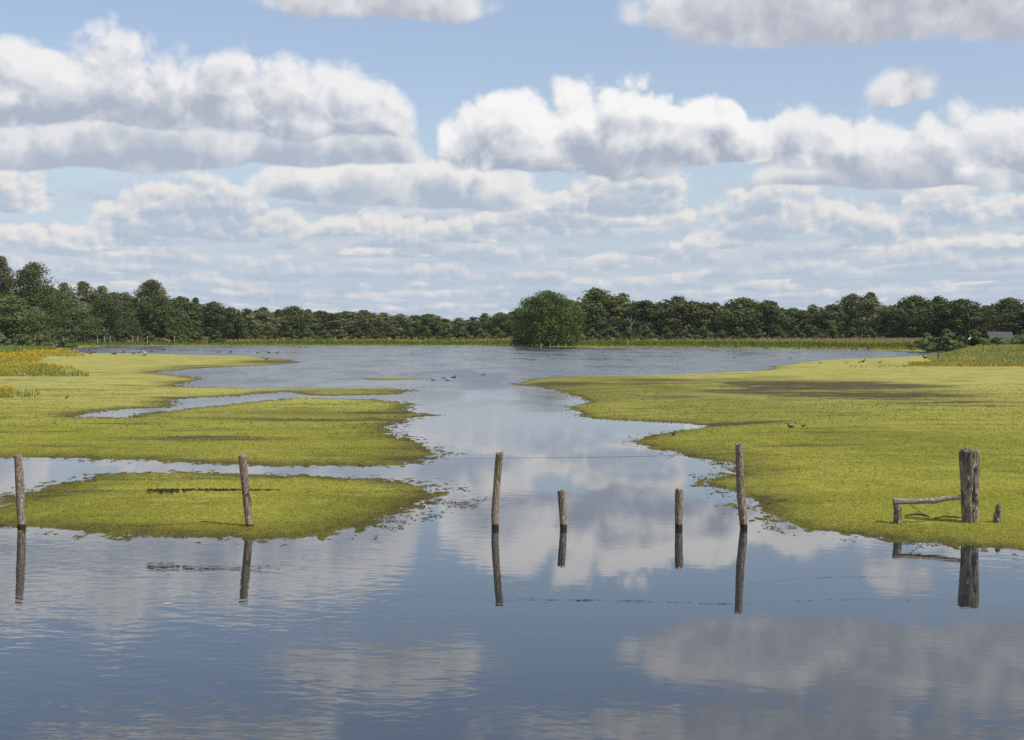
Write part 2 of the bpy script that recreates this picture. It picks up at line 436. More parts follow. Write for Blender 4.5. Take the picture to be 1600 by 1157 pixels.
# ------------------------------------------------------------------ materials of the setting
def mat_ground():
    m, n, b = new_mat('marsh_ground')
    g = n.node('ShaderNodeNewGeometry'); P = g.outputs['Position']
    x, y, z = n.sep(P)
    far = n.node('ShaderNodeAttribute', attribute_name='meadow').outputs['Fac']
    pale = n.node('ShaderNodeAttribute', attribute_name='pale').outputs['Fac']
    land = n.node('ShaderNodeAttribute', attribute_name='shore').outputs['Fac']
    Ps = n.v('MULTIPLY', P, (1.0, 0.45, 1.0))
    big = n.noise(Ps, 0.22, 4.0, 0.6); med = n.noise(Ps, 1.6, 4.0, 0.6); fine = n.noise(P, 14.0, 4.0, 0.65)
    tiny = n.noise(P, 60.0, 2.0, 0.6)
    c = n.mix(n.smooth(med, 0.35, 0.68), (0.195, 0.205, 0.024), (0.285, 0.285, 0.036))
    c = n.mix(n.smooth(big, 0.38, 0.66), c, (0.310, 0.292, 0.048))
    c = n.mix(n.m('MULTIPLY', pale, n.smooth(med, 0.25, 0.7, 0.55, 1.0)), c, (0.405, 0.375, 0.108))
    ol = n.node('ShaderNodeAttribute', attribute_name='olive').outputs['Fac']
    os_ = n.noise(n.v('MULTIPLY', P, (0.30, 0.55, 1.0)), 0.9, 5.0, 0.7)
    c = n.mix(n.m('MULTIPLY', ol, n.smooth(os_, 0.30, 0.62, 0.45, 1.0)), c, n.mix(med, (0.118, 0.116, 0.020), (0.172, 0.164, 0.030)))
    # olive and brown streaks where the plants thin out
    thin = n.smooth(n.noise(n.v('MULTIPLY', P, (0.35, 1.0, 1.0)), 0.6, 6.0, 0.74), 0.50, 0.66)
    c = n.mix(n.m('MULTIPLY', thin, 0.75), c, (0.125, 0.115, 0.020))
    c = n.mix(n.smooth(n.m('ADD', fine, n.m('MULTIPLY', tiny, 0.4)), 0.78, 0.52, 0.0, 0.55), c, (0.06, 0.075, 0.010))
    rim = n.smooth(n.m('ADD', land, n.m('MULTIPLY', n.m('SUBTRACT', os_, 0.5), 4.0)), 1.8, -0.3, 0.0, 0.65)
    c = n.mix(rim, c, (0.120, 0.108, 0.024))
    # wet rim: mud and drowned weed close to the water level
    wet = n.smooth(n.m('ADD', z, n.m('MULTIPLY', n.m('SUBTRACT', fine, 0.5), 0.03)), 0.002, 0.048, 1.0, 0.0)
    c = n.mix(n.m('MULTIPLY', wet, 0.85), c, n.mix(n.smooth(med, 0.35, 0.65), (0.052, 0.046, 0.018), (0.115, 0.105, 0.022)))
    mud = n.node('ShaderNodeAttribute', attribute_name='mud').outputs['Fac']
    ms = n.noise(n.v('MULTIPLY', P, (0.16, 0.5, 1.0)), 0.9, 6.0, 0.72)
    c = n.mix(n.smooth(n.m('ADD', mud, n.m('MULTIPLY', n.m('SUBTRACT', ms, 0.5), 4.2)), 0.15, 0.80, 0.0, 0.95), c, n.mix(med, (0.045, 0.036, 0.020), (0.090, 0.076, 0.034)))
    mead = n.mix(n.smooth(n.noise(P, 0.06, 4.0, 0.6), 0.4, 0.6), (0.17, 0.19, 0.035), (0.25, 0.22, 0.06))
    c = n.mix(far, c, mead)
    n.put(b.inputs['Base Color'], c)
    n.put(b.inputs['Roughness'], 0.9); n.put(b.inputs['Specular IOR Level'], 0.12)
    bp = n.node('ShaderNodeBump', {'Height': n.m('ADD', fine, n.m('MULTIPLY', tiny, 0.6)), 'Strength': 0.9, 'Distance': 0.03})
    n.put(b.inputs['Normal'], bp.outputs[0])
    return m

def mat_water():
    m, n, b = new_mat('lake_water')
    g = n.node('ShaderNodeNewGeometry'); P = g.outputs['Position']
    x, y, z = n.sep(P)
    n.put(b.inputs['Base Color'], (0.016, 0.020, 0.025, 1))
    n.put(b.inputs['IOR'], 1.68)
    streaks = n.noise(n.v('MULTIPLY', P, (0.35, 0.10, 1.0)), 0.5, 6.0, 0.68, '2D')
    n.put(b.inputs['Roughness'], n.m('MULTIPLY', n.smooth(y, 30.0, 95.0, 0.0, 1.0), n.smooth(streaks, 0.40, 0.60, 0.13, 0.27)))
    # ripples: short wind ripples everywhere, stronger in patches and on the open lake
    patch = n.noise(n.v('MULTIPLY', P, (1.0, 0.5, 1.0)), 0.10, 3.0, 0.55, '2D')
    open_ = n.smooth(y, 45.0, 120.0, 0.0, 1.0)
    pw = n.m('ADD', n.smooth(patch, 0.36, 0.66, 0.12, 0.70), n.m('MULTIPLY', open_, n.smooth(patch, 0.40, 0.60, 1.0, 9.0)))
    left = n.smooth(n.m('SUBTRACT', n.m('MULTIPLY', x, -1.0), n.m('MULTIPLY', y, 0.02)), -1.0, 5.0, 0.0, 1.0)
    near = n.smooth(y, 24.0, 15.0, 0.0, 1.0)
    pw = n.m('ADD', pw, n.m('MULTIPLY', n.m('MULTIPLY', left, near), 0.8))
    # tiny undulations, crests lying roughly across the view, two directions
    A = n.noise(n.v('MULTIPLY', n.v('ADD', P, n.scale(n.noise(P, 0.7, 2.0, 0.5, out='Color'), 0.5)), (0.55, 1.0, 1.0)), 5.5, 2.0, 0.5, '2D')
    Bv = n.node('ShaderNodeVectorRotate', {'Vector': P, 'Angle': 0.5}, rotation_type='Z_AXIS').outputs[0]
    B = n.noise(n.v('MULTIPLY', Bv, (0.4, 1.0, 1.0)), 2.2, 2.0, 0.5, '2D')
    C = n.noise(n.v('MULTIPLY', P, (0.35, 1.0, 1.0)), 0.55, 3.0, 0.55, '2D')
    h = n.m('ADD', n.m('MULTIPLY', A, 0.0016), n.m('MULTIPLY', B, 0.0022))
    h = n.m('MULTIPLY', h, pw)
    h = n.m('ADD', h, n.m('MULTIPLY', C, n.m('MULTIPLY', open_, n.smooth(patch, 0.40, 0.60, 0.004, 0.05))))
    bp = n.node('ShaderNodeBump', {'Height': h, 'Strength': 1.0, 'Distance': 1.0})
    n.put(b.inputs['Normal'], bp.outputs[0])
    return m

def build_setting():
    # ground: one fan of cells whose size grows with distance, from the near mats to the horizon
    offs = np.arange(500.0, 14.0, -0.62)
    ys = F * H / offs
    ys = np.concatenate([ys, np.geomspace(ys[-1] * 1.02, 1500.0, 26)])
    inner = np.arange(-850, 850.1, 1.15)
    outer = 850 + np.cumsum(np.linspace(2, 40, 70))
    tx = np.concatenate([-outer[::-1], inner, outer]) / F
    X = ys[:, None] * tx[None, :]; Y = np.repeat(ys[:, None], len(tx), 1)
    nr, nc = X.shape
    xf, yf = X.ravel(), Y.ravel()
    Z = np.empty_like(xf); S = np.empty_like(xf); SF = np.empty_like(xf)
    step = 200000
    for i in range(0, len(xf), step):
        Z[i:i + step], S[i:i + step], SF[i:i + step] = terrain(xf[i:i + step], yf[i:i + step])
    idx = np.arange(nr * nc).reshape(nr, nc)
    q = np.stack([idx[:-1, :-1], idx[:-1, 1:], idx[1:, 1:], idx[1:, :-1]], -1).reshape(-1, 4)
    keep = (Z[q] > -0.05).any(1)
    q = q[keep]
    used = np.unique(q); remap = np.full(nr * nc, -1, np.int64); remap[used] = np.arange(len(used)); q = remap[q]
    xu, yu, zu = xf[used], yf[used], Z[used]
    meadow = smoothstep(1.0, 18, SF[used])
    xr, yr = unproj(1430, 566)
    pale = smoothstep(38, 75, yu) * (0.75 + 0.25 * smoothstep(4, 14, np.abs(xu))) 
    me = mesh_np('ground', np.stack([xu, yu, zu], 1), q, MAT['ground'], smooth=True,
                 attrs={'meadow': meadow, 'pale': pale, 'mud': mudzone(xu, yu), 'olive': olive(xu, yu), 'shore': S[used]})
    tag(link('ground', me), kind='structure')
    # lake bed far and wide, below the water
    me = mesh_np('lake_bed', [(-1650, -260, -1.0), (1650, -260, -1.0), (1650, 1560, -1.0), (-1650, 1560, -1.0)], [[0, 1, 2, 3]], MAT['bed'])
    tag(link('lake_bed', me), kind='structure')
    me = mesh_np('water', [(-1640, -250, 0), (1640, -250, 0), (1640, 1550, 0), (-1640, 1550, 0)], [[0, 1, 2, 3]], MAT['water'])
    tag(link('water', me), kind='structure')

MAT = {}
MAT['ground'] = mat_ground()
MAT['water'] = mat_water()
_m, _n, _b = new_mat('bed_mud'); _n.put(_b.inputs['Base Color'], (0.05, 0.045, 0.03, 1)); MAT['bed'] = _m
build_setting()

# ------------------------------------------------------------------ materials of the things
def mat_foliage(name, dark, mid, light, trans=0.18):
    m, n, b = new_mat(name)
    t = n.node('ShaderNodeAttribute', attribute_name='tint').outputs['Fac']
    info = n.node('ShaderNodeObjectInfo')
    c = n.mix(n.smooth(t, 0.0, 0.5), dark, mid)
    c = n.mix(n.smooth(t, 0.5, 1.0), c, light)
    hs = n.node('ShaderNodeHueSaturation', {'Color': c, 'Hue': n.lin(info.outputs['Random'], 0, 1, 0.478, 0.504),
                                            'Value': n.lin(n.m('FRACT', n.m('MULTIPLY', info.outputs['Random'], 7.3)), 0, 1, 0.8, 1.2)})
    c = hs.outputs[0]
    n.put(b.inputs['Base Color'], c); n.put(b.inputs['Roughness'], 0.75); n.put(b.inputs['Specular IOR Level'], 0.15)
    tr = n.node('ShaderNodeBsdfTranslucent', {'Color': c})
    mx = n.node('ShaderNodeMixShader', {0: trans, 1: b.outputs[0], 2: tr.outputs[0]})
    n.l.new(mx.outputs[0], n.t.nodes['Material Output'].inputs[0])
    return m

def mat_wood(name, c1, c2, c3, moss=0.0, wet_z=0.07, scale=1.0):
    """weathered wood: long grain, cracks, pale bleached flecks, dark wet foot at the water line"""
    m, n, b = new_mat(name)
    tc = n.node('ShaderNodeTexCoord').outputs['Object']
    P = n.scale(tc, scale)
    grain = n.noise(n.v('MULTIPLY', P, (60.0, 60.0, 5.0)), 1.0, 4.0, 0.6)
    blot = n.noise(n.v('MULTIPLY', P, (14.0, 14.0, 7.0)), 1.0, 5.0, 0.65)
    fleck = n.noise(n.v('MULTIPLY', P, (45.0, 45.0, 22.0)), 1.0, 3.0, 0.6)
    c = n.mix(n.smooth(grain, 0.35, 0.65), c1, c2)
    c = n.mix(n.smooth(blot, 0.46, 0.62), c, c3)
    c = n.mix(n.smooth(fleck, 0.56, 0.66, 0.0, 0.85), c, (0.50, 0.45, 0.37))
    c = n.mix(n.smooth(n.noise(n.v('MULTIPLY', P, (30.0, 30.0, 12.0)), 1.3, 4.0, 0.65), 0.38, 0.28, 0.0, 0.85), c, (0.030, 0.024, 0.018))
    wz = n.sep(n.node('ShaderNodeNewGeometry').outputs['Position'])[2]
    if moss:
        oz = n.sep(tc)[2]
        mm = n.m('MULTIPLY', n.smooth(oz, 0.65, 1.15), n.smooth(blot, 0.35, 0.6))
        c = n.mix(n.m('MULTIPLY', mm, moss), c, (0.12, 0.115, 0.040))
    wet = n.smooth(n.m('ADD', wz, n.m('MULTIPLY', n.m('SUBTRACT', blot, 0.5), 0.06)), wet_z - 0.015, wet_z + 0.02, 1.0, 0.0)
    c = n.mix(n.m('MULTIPLY', wet, 0.92), c, (0.012, 0.012, 0.010))
    n.put(b.inputs['Base Color'], c); n.put(b.inputs['Roughness'], n.m('SUBTRACT', 0.85, n.m('MULTIPLY', wet, 0.45)))
    n.put(b.inputs['Specular IOR Level'], 0.25)
    h = n.m('ADD', grain, n.m('MULTIPLY', fleck, 0.6))
    n.put(b.inputs['Normal'], n.node('ShaderNodeBump', {'Height': h, 'Strength': 0.8, 'Distance': 0.008}).outputs[0])
    return m

def mat_simple(name, col, rough=0.7, var=0.25, scale=8.0, metal=0.0):
    m, n, b = new_mat(name)
    tc = n.node('ShaderNodeTexCoord').outputs['Object']
    f = n.noise(tc, scale, 3.0, 0.6)
    n.put(b.inputs['Base Color'], n.mix(f, tuple(c * (1 - var) for c in col), tuple(min(1, c * (1 + var)) for c in col)))
    n.put(b.inputs['Roughness'], rough); n.put(b.inputs['Metallic'], metal); n.put(b.inputs['Specular IOR Level'], 0.3)
    return m

def mat_tint(name, stops, rough=0.8):
    """colour from the per-face attribute 'tint' through a ramp of natural colours"""
    m, n, b = new_mat(name)
    t = n.node('ShaderNodeAttribute', attribute_name='tint').outputs['Fac']
    r = n.node('ShaderNodeValToRGB', {'Fac': t}); cr = r.color_ramp; cr.interpolation = 'LINEAR'
    while len(cr.elements) < len(stops): cr.elements.new(0.5)
    for e, (p, c) in zip(cr.elements, stops): e.position = p; e.color = (*c, 1)
    n.put(b.inputs['Base Color'], r.outputs[0]); n.put(b.inputs['Roughness'], rough); n.put(b.inputs['Specular IOR Level'], 0.1)
    tr = n.node('ShaderNodeBsdfTranslucent', {'Color': r.outputs[0]})
    mx = n.node('ShaderNodeMixShader', {0: 0.2, 1: b.outputs[0], 2: tr.outputs[0]})
    n.l.new(mx.outputs[0], n.t.nodes['Material Output'].inputs[0])
    return m

MAT['oak'] = mat_foliage('oak_leaves', (0.042, 0.060, 0.020), (0.082, 0.112, 0.036), (0.135, 0.165, 0.060))
MAT['pale'] = mat_foliage('birch_leaves', (0.066, 0.082, 0.034), (0.130, 0.152, 0.062), (0.205, 0.222, 0.100))
MAT['willow'] = mat_foliage('round_crown_leaves', (0.034, 0.060, 0.013), (0.074, 0.120, 0.024), (0.130, 0.182, 0.042))
MAT['bushleaf'] = mat_foliage('bush_leaves', (0.062, 0.085, 0.034), (0.125, 0.165, 0.062), (0.195, 0.240, 0.105))
MAT['reed'] = mat_foliage('reed_leaves', (0.060, 0.090, 0.030), (0.110, 0.155, 0.055), (0.170, 0.210, 0.090), 0.25)
MAT['rust_leaf'] = mat_foliage('russet_leaves', (0.060, 0.040, 0.016), (0.110, 0.070, 0.028), (0.150, 0.110, 0.045))
MAT['bark'] = mat_simple('bark', (0.060, 0.050, 0.040), 0.9, 0.4, 3.0)
MAT['greybark'] = mat_simple('grey_dead_bark', (0.26, 0.24, 0.21), 0.85, 0.25, 3.0)
MAT['palebark'] = mat_simple('pale_bark', (0.42, 0.40, 0.36), 0.85, 0.25, 3.0)
MAT['post'] = mat_wood('weathered_post_wood', (0.105, 0.078, 0.052), (0.32, 0.255, 0.185), (0.17, 0.125, 0.085))
MAT['mosspost'] = mat_wood('mossy_post_wood', (0.105, 0.082, 0.052), (0.32, 0.26, 0.185), (0.17, 0.13, 0.085), moss=0.8)
MAT['oldpost'] = mat_wood('old_gate_post_wood', (0.060, 0.048, 0.034), (0.19, 0.155, 0.115), (0.24, 0.205, 0.16), wet_z=-0.2, scale=0.6)
MAT['rail'] = mat_wood('bleached_rail_wood', (0.11, 0.09, 0.065), (0.33, 0.28, 0.22), (0.20, 0.165, 0.125), wet_z=-0.2)
MAT['wire'] = mat_simple('rusty_wire', (0.075, 0.055, 0.042), 0.7, 0.3, 20.0, 0.3)
MAT['weed'] = mat_simple('dried_weed', (0.060, 0.045, 0.025), 0.95, 0.5, 30.0)
MAT['smallpost'] = mat_simple('pale_stake_wood', (0.36, 0.34, 0.30), 0.8, 0.2, 2.0)
MAT['darkfeather'] = mat_simple('dark_feathers', (0.020, 0.018, 0.017), 0.7, 0.4, 20.0)
MAT['brownfeather'] = mat_simple('brown_feathers', (0.075, 0.055, 0.038), 0.75, 0.5, 25.0)
MAT['whitefeather'] = mat_simple('white_feathers', (0.78, 0.77, 0.74), 0.7, 0.06, 10.0)
MAT['greyfeather'] = mat_simple('grey_feathers', (0.22, 0.23, 0.25), 0.7, 0.2, 10.0)
MAT['bill'] = mat_simple('bill_and_legs', (0.30, 0.20, 0.06), 0.6, 0.2, 10.0)

def ground_z(x, y):
    z, s, f = terrain(np.array([float(x)]), np.array([float(y)]))
    return float(max(z[0], 0.0))

# ------------------------------------------------------------------ trees
def tube_np(path, radii, seg=8):
    """tube along a path: verts, quads"""
    V = []; Q = []
    path = [Vector(p) for p in path]
    for i, (p, r) in enumerate(zip(path, radii)):
        d = (path[min(i + 1, len(path) - 1)] - path[max(i - 1, 0)]).normalized()
        a = d.cross(Vector((0.31, 0.95, 0.02))).normalized(); b2 = d.cross(a)
        for k in range(seg):
            th = 2 * math.pi * k / seg
            V.append(p + a * (r * math.cos(th)) + b2 * (r * math.sin(th)))
    for i in range(len(path) - 1):
        for k in range(seg):
            k2 = (k + 1) % seg
            Q.append((i * seg + k, i * seg + k2, (i + 1) * seg + k2, (i + 1) * seg + k))
    return V, Q

def join_tubes(list_):
    V = []; Q = []
    for v, q in list_:
        o = len(V); V += [tuple(p) for p in v]; Q += [tuple(i + o for i in f) for f in q]
    return np.array(V), np.array(Q)

def crown_mesh(name, seed, height, width, base, nlobe, nleaf, leaf, shape, mat, lobe_k=1.0):
    """crown of leaf clumps: lobes spread through an envelope, leaves gathered on the lobes"""
    r = np.random.default_rng(seed)
    hh = height - base
    C = []; R = []
    ph1, ph2 = r.random(2) * 6.28; irr = 0.10 if shape is sh_full else 0.26
    tries = 0
    while len(C) < nlobe and tries < nlobe * 40:
        tries += 1
        t = r.random() ** 0.85
        th = r.random() * 2 * math.pi
        prof = shape(t)
        rr = (1 - (r.random() ** (2.6 if shape is sh_full else 1.6)) * 0.8) * prof * width / 2
        rad = (0.085 + 0.10 * r.random()) * min(width, hh) * (0.75 + 0.4 * prof) * lobe_k
        rr = max(0.0, rr - rad * 0.6) * (1 + irr * math.sin(2 * th + ph1 + 3.5 * t) + irr * 0.6 * math.sin(5 * th + ph2 - 6 * t))
        c = np.array([rr * math.cos(th), rr * math.sin(th), base + t * hh - (rad * 0.55 if t > 0.6 else 0)])
        if c[2] - rad * 0.5 < 0.2: c[2] = 0.2 + rad * 0.5
        C.append(c); R.append(rad)
    C = np.array(C); R = np.array(R)
    w = R ** 2; li = r.choice(len(C), nleaf, p=w / w.sum())
    d = r.normal(size=(nleaf, 3)); d[:, 2] += 0.25; d /= np.linalg.norm(d, axis=1)[:, None]
    rad = R[li] * (1 - 0.40 * r.random(nleaf) ** 2.6) * (1 + 0.10 * r.normal(size=nleaf))
    flat = np.array([1.08, 1.08, 0.92])
    P = C[li] + d * rad[:, None] * flat
    P[:, 2] = np.maximum(P[:, 2], 0.1 + 0.6 * r.random(nleaf))
    nrm = d + 0.38 * r.normal(size=(nleaf, 3)); nrm /= np.linalg.norm(nrm, axis=1)[:, None]
    a = np.cross(nrm, r.normal(size=(nleaf, 3))); a /= np.linalg.norm(a, axis=1)[:, None]
    b = np.cross(nrm, a)
    s = leaf * (0.55 + 0.9 * r.random(nleaf))[:, None]
    b = b * (0.5 + 0.4 * r.random(nleaf))[:, None]
    V = np.stack([P - a * s * 0.5, P - b * s * 0.5, P + a * s * 0.6, P + b * s * 0.5], 1).reshape(-1, 3)
    Q = np.arange(nleaf * 4).reshape(-1, 4)
    lobe_t = r.random(len(C))
    tint = np.clip(0.62 * lobe_t[li] + 0.38 * r.random(nleaf) + 0.06 * r.normal(size=nleaf), 0, 1)
    return mesh_np(name, V, Q, mat, fattrs={'tint': tint}), C, R

def trunk_mesh(name, seed, height, base, rad, C, mat, limbs=7):
    r = random.Random(seed)
    top = Vector((r.uniform(-.3, .3), r.uniform(-.3, .3), base + (height - base) * 0.7))
    parts = [tube_np([(0, 0, -0.5), (0, 0, 0.3), (r.uniform(-.1, .1), 0, base), tuple(top)], [rad * 1.5, rad * 1.1, rad * 0.85, rad * 0.25], 9)]
    for i in range(limbs):
        c = Vector(C[r.randrange(len(C))])
        z0 = base * 0.8 + (top.z - base) * r.random() * 0.7
        s = Vector((0, 0, z0)).lerp(Vector((top.x, top.y, z0)), 0.4)
        mid = s.lerp(c, 0.5) + Vector((r.uniform(-.4, .4), r.uniform(-.4, .4), 0.3))
        parts.append(tube_np([s, mid, c], [rad * 0.45, rad * 0.3, rad * 0.08], 6))
    V, Q = join_tubes(parts)
    return mesh_np(name, V, Q, mat, smooth=True)

def sh_round(t): return max(0.12, math.sin(math.pi * min(1, (t * 0.86 + 0.12)))) ** 0.6
def sh_dome(t): return max(0.08, 1 - (max(0, t - 0.12) / 0.92) ** 2.6) ** 0.62
def sh_full(t): return max(0.02, 1 - min(1, t) ** 3.2) ** 0.46
def sh_tall(t): return max(0.10, math.sin(math.pi * min(1, t * 0.80 + 0.16))) ** 0.9
def sh_cone(t): return max(0.08, (1 - t) ** 0.7)
def sh_bush(t): return max(0.15, 1 - t ** 2.2)

# kind -> (height, width, crown base, lobes, leaves, leaf size, envelope, leaf material, bark, trunk radius)
KINDS = {
 'oak_a':  (15, 12.0, 1.2, 95, 6500, 0.62, sh_round, 'oak', 'bark', 0.30),
 'oak_b':  (15, 10.5, 1.0, 85, 6200, 0.60, sh_dome, 'oak', 'bark', 0.30),
 'oak_c':  (15, 13.5, 0.8, 110, 7000, 0.62, sh_round, 'oak', 'bark', 0.34),
 'birch_a': (15, 7.5, 1.5, 46, 3600, 0.50, sh_tall, 'pale', 'palebark', 0.16),
 'birch_b': (15, 9.0, 2.0, 56, 3600, 0.50, sh_tall, 'pale', 'palebark', 0.18),
 'alder':  (15, 8.5, 0.6, 58, 4400, 0.55, sh_cone, 'oak', 'bark', 0.22),
 'fine_oak': (15, 12.0, 0.8, 150, 17000, 0.34, sh_dome, 'oak', 'bark', 0.34),
 'fine_tall': (15, 8.5, 1.0, 90, 10000, 0.32, sh_tall, 'pale', 'palebark', 0.18),
 'fine_mid': (15, 10.0, 0.5, 110, 13000, 0.33, sh_round, 'bushleaf', 'bark', 0.28),
 'willow': (13, 15.5, 0.3, 250, 36000, 0.32, sh_full, 'willow', 'bark', 0.5),
 'bush':   (3.2, 5.0, 0.1, 34, 2600, 0.26, sh_bush, 'bushleaf', 'bark', 0.06),
 'darkbush': (3.2, 5.0, 0.1, 30, 2000, 0.32, sh_bush, 'oak', 'bark', 0.06),
 'russet': (4.5, 6.0, 0.2, 30, 1800, 0.4, sh_bush, 'rust_leaf', 'bark', 0.08),
}
PROTO = {}
def proto(kind):
    if kind not in PROTO:
        h, w, base, nl, nf, leaf, shp, lm, bk, tr = KINDS[kind]
        k = sum(ord(c) for c in kind)
        cm, C, R = crown_mesh('crown', k, h, w, base, int(nl * (1 if h < 6 else 1.5)), int(nf * 1.2), leaf * 0.92, shp, MAT[lm], 1.0 if h < 6 else 0.80)
        tm = trunk_mesh('trunk', k, h, base, tr, C, MAT[bk], 4 if h < 6 else 8)
        PROTO[kind] = (cm, tm, h, w)
    return PROTO[kind]

def tree(name, cat, kind, px, top, D, wpx, label, group, rz=None, zbase=None):
    """one tree: column px, crown top row and distance give its place and height; wpx is the crown width in photo pixels"""
    cm, tm, h0, w0 = proto(kind)
    x = (px - 800.0) / F * D
    zb = ground_z(x, D) if zbase is None else zbase
    h = H + (HORIZON - top) * D / F - zb
    w = wpx * D / F
    sz = h / h0; sx = w / w0
    root = empty(name, (x, D, zb), random.random() * 6.28 if rz is None else rz, (sx, sx, sz))
    tag(root, label, cat, group)
    c = link('crown', cm, root); t = link('trunk', tm, root)
    return root

ORD = ['first', 'second', 'third', 'fourth', 'fifth', 'sixth', 'seventh', 'eighth', 'ninth', 'tenth', 'eleventh', 'twelfth',
       'thirteenth', 'fourteenth', 'fifteenth', 'sixteenth', 'seventeenth', 'eighteenth', 'nineteenth', 'twentieth']
DESC = {'oak': 'dark green broad-crowned', 'birch': 'pale grey-green airy', 'alder': 'dark narrow pointed', 'fine': 'green'}

# front rows; kind, column, top row, distance, width in pixels
WOOD_LEFT = [  # the near wood on the left shore
 ('fine_tall', -70, 392, 340, 90, 'pale tall tree cut by the left picture edge, outermost of the left wood'),
 ('fine_tall', 4, 402, 338, 70, 'tall pale-leaved tree at the left edge, highest of the left wood'),
 ('fine_oak', 52, 412, 342, 92, 'tall dark oak standing right of the pale tree at the left edge'),
 ('fine_mid', 18, 462, 322, 108, 'rounded mid-green tree low in front of the tall pale tree at the left edge'),
 ('fine_tall', 101, 443, 400, 74, 'slim pale tree just right of the tall dark oak at the left'),
 ('fine_tall', 130, 441, 420, 80, 'slim pale tree, third from the left edge above the left wood'),
 ('fine_tall', 160, 448, 425, 76, 'slim pale tree left of the dark oak with a peaked crown'),
 ('fine_mid', 112, 468, 372, 84, 'mid-green tree in front of the slim pale trees of the left wood'),
 ('fine_oak', 165, 466, 400, 92, 'dark broad tree between the slim pale trees and the peaked oak'),
 ('fine_oak', 236, 439, 440, 88, 'dark oak with a peaked crown, highest in the middle of the left wood'),
 ('fine_mid', 196, 458, 438, 60, 'green tree at the left foot of the peaked dark oak'),
 ('oak_b', 286, 464, 450, 62, 'dark oak right of the peaked oak in the left wood'),
 ('alder', 306, 466, 455, 40, 'narrow dark tree, second to the right of the peaked oak'),
 ('oak_a', 334, 472, 460, 58, 'dark round tree, third to the right of the peaked oak'),
 ('oak_b', 262, 478, 432, 60, 'low dark tree at the right foot of the peaked oak'),
]
WOOD_MID = [  # the far wood between the left wood and the round tree
 ('oak_b', 362, 481, 415, 40), ('birch_a', 386, 482, 430, 36), ('birch_b', 412, 481, 450, 46), ('alder', 436, 484, 460, 34),
 ('oak_a', 458, 479, 470, 42), ('birch_b', 482, 484, 480, 40), ('oak_b', 503, 486, 485, 40), ('birch_a', 524, 489, 480, 34),
 ('birch_a', 548, 490, 490, 42), ('birch_b', 574, 492, 485, 36), ('birch_b', 600, 489, 490, 44), ('birch_b', 626, 491, 480, 40),
 ('birch_a', 648, 492, 485, 34), ('oak_b', 672, 491, 470, 44), ('birch_a', 696, 498, 480, 32), ('birch_b', 716, 497, 470, 36),
 ('birch_a', 740, 495, 465, 34), ('birch_b', 757, 490, 460, 30), ('oak_a', 784, 489, 440, 44), ('birch_a', 800, 487, 450, 30)]
WOOD_RIGHT = [
 ('oak_a', 932, 451, 430, 64), ('birch_b', 972, 459, 430, 54), ('oak_b', 1008, 470, 425, 48), ('oak_c', 1060, 464, 430, 72),
 ('oak_b', 1102, 474, 430, 42), ('birch_a', 1118, 472, 445, 30), ('oak_a', 1160, 466, 425, 66), ('oak_b', 1198, 470, 425, 46),
 ('oak_c', 1238, 482, 420, 54), ('birch_b', 1270, 477, 420, 42), ('oak_b', 1298, 476, 415, 42), ('oak_a', 1330, 460, 425, 50),
 ('birch_b', 1360, 458, 410, 50), ('oak_b', 1392, 478, 400, 46), ('oak_a', 1428, 463, 395, 58), ('oak_c', 1466, 464, 395, 62),
 ('oak_b', 1506, 468, 390, 58), ('birch_b', 1540, 478, 380, 44), ('oak_a', 1577, 466, 360, 58), ('oak_c', 1622, 474, 350, 74), ('oak_a', 1690, 464, 350, 80)]
BACK = [(-20, 440), (30, 455), (140, 470), (212, 468), (278, 478), (80, 452), (180, 458), (255, 466), (300, 474), (350, 486), (392, 487), (432, 488), (470, 486), (512, 490), (545, 487), (567, 485),
        (612, 494), (655, 495), (690, 500), (735, 500), (775, 496), (815, 488), (895, 470), (955, 466), (995, 473), (1035, 474), (1085, 472), (1135, 478),
        (1180, 473), (1220, 482), (1255, 486), (1310, 480), (1345, 470), (1378, 478), (1410, 476), (1448, 472), (1488, 474), (1525, 480), (1560, 480), (1605, 478), (1655, 478)]

def kname(kind):
    return 'birch_tree' if ('birch' in kind or 'tall' in kind) else ('alder_tree' if kind == 'alder' else 'broadleaf_tree')

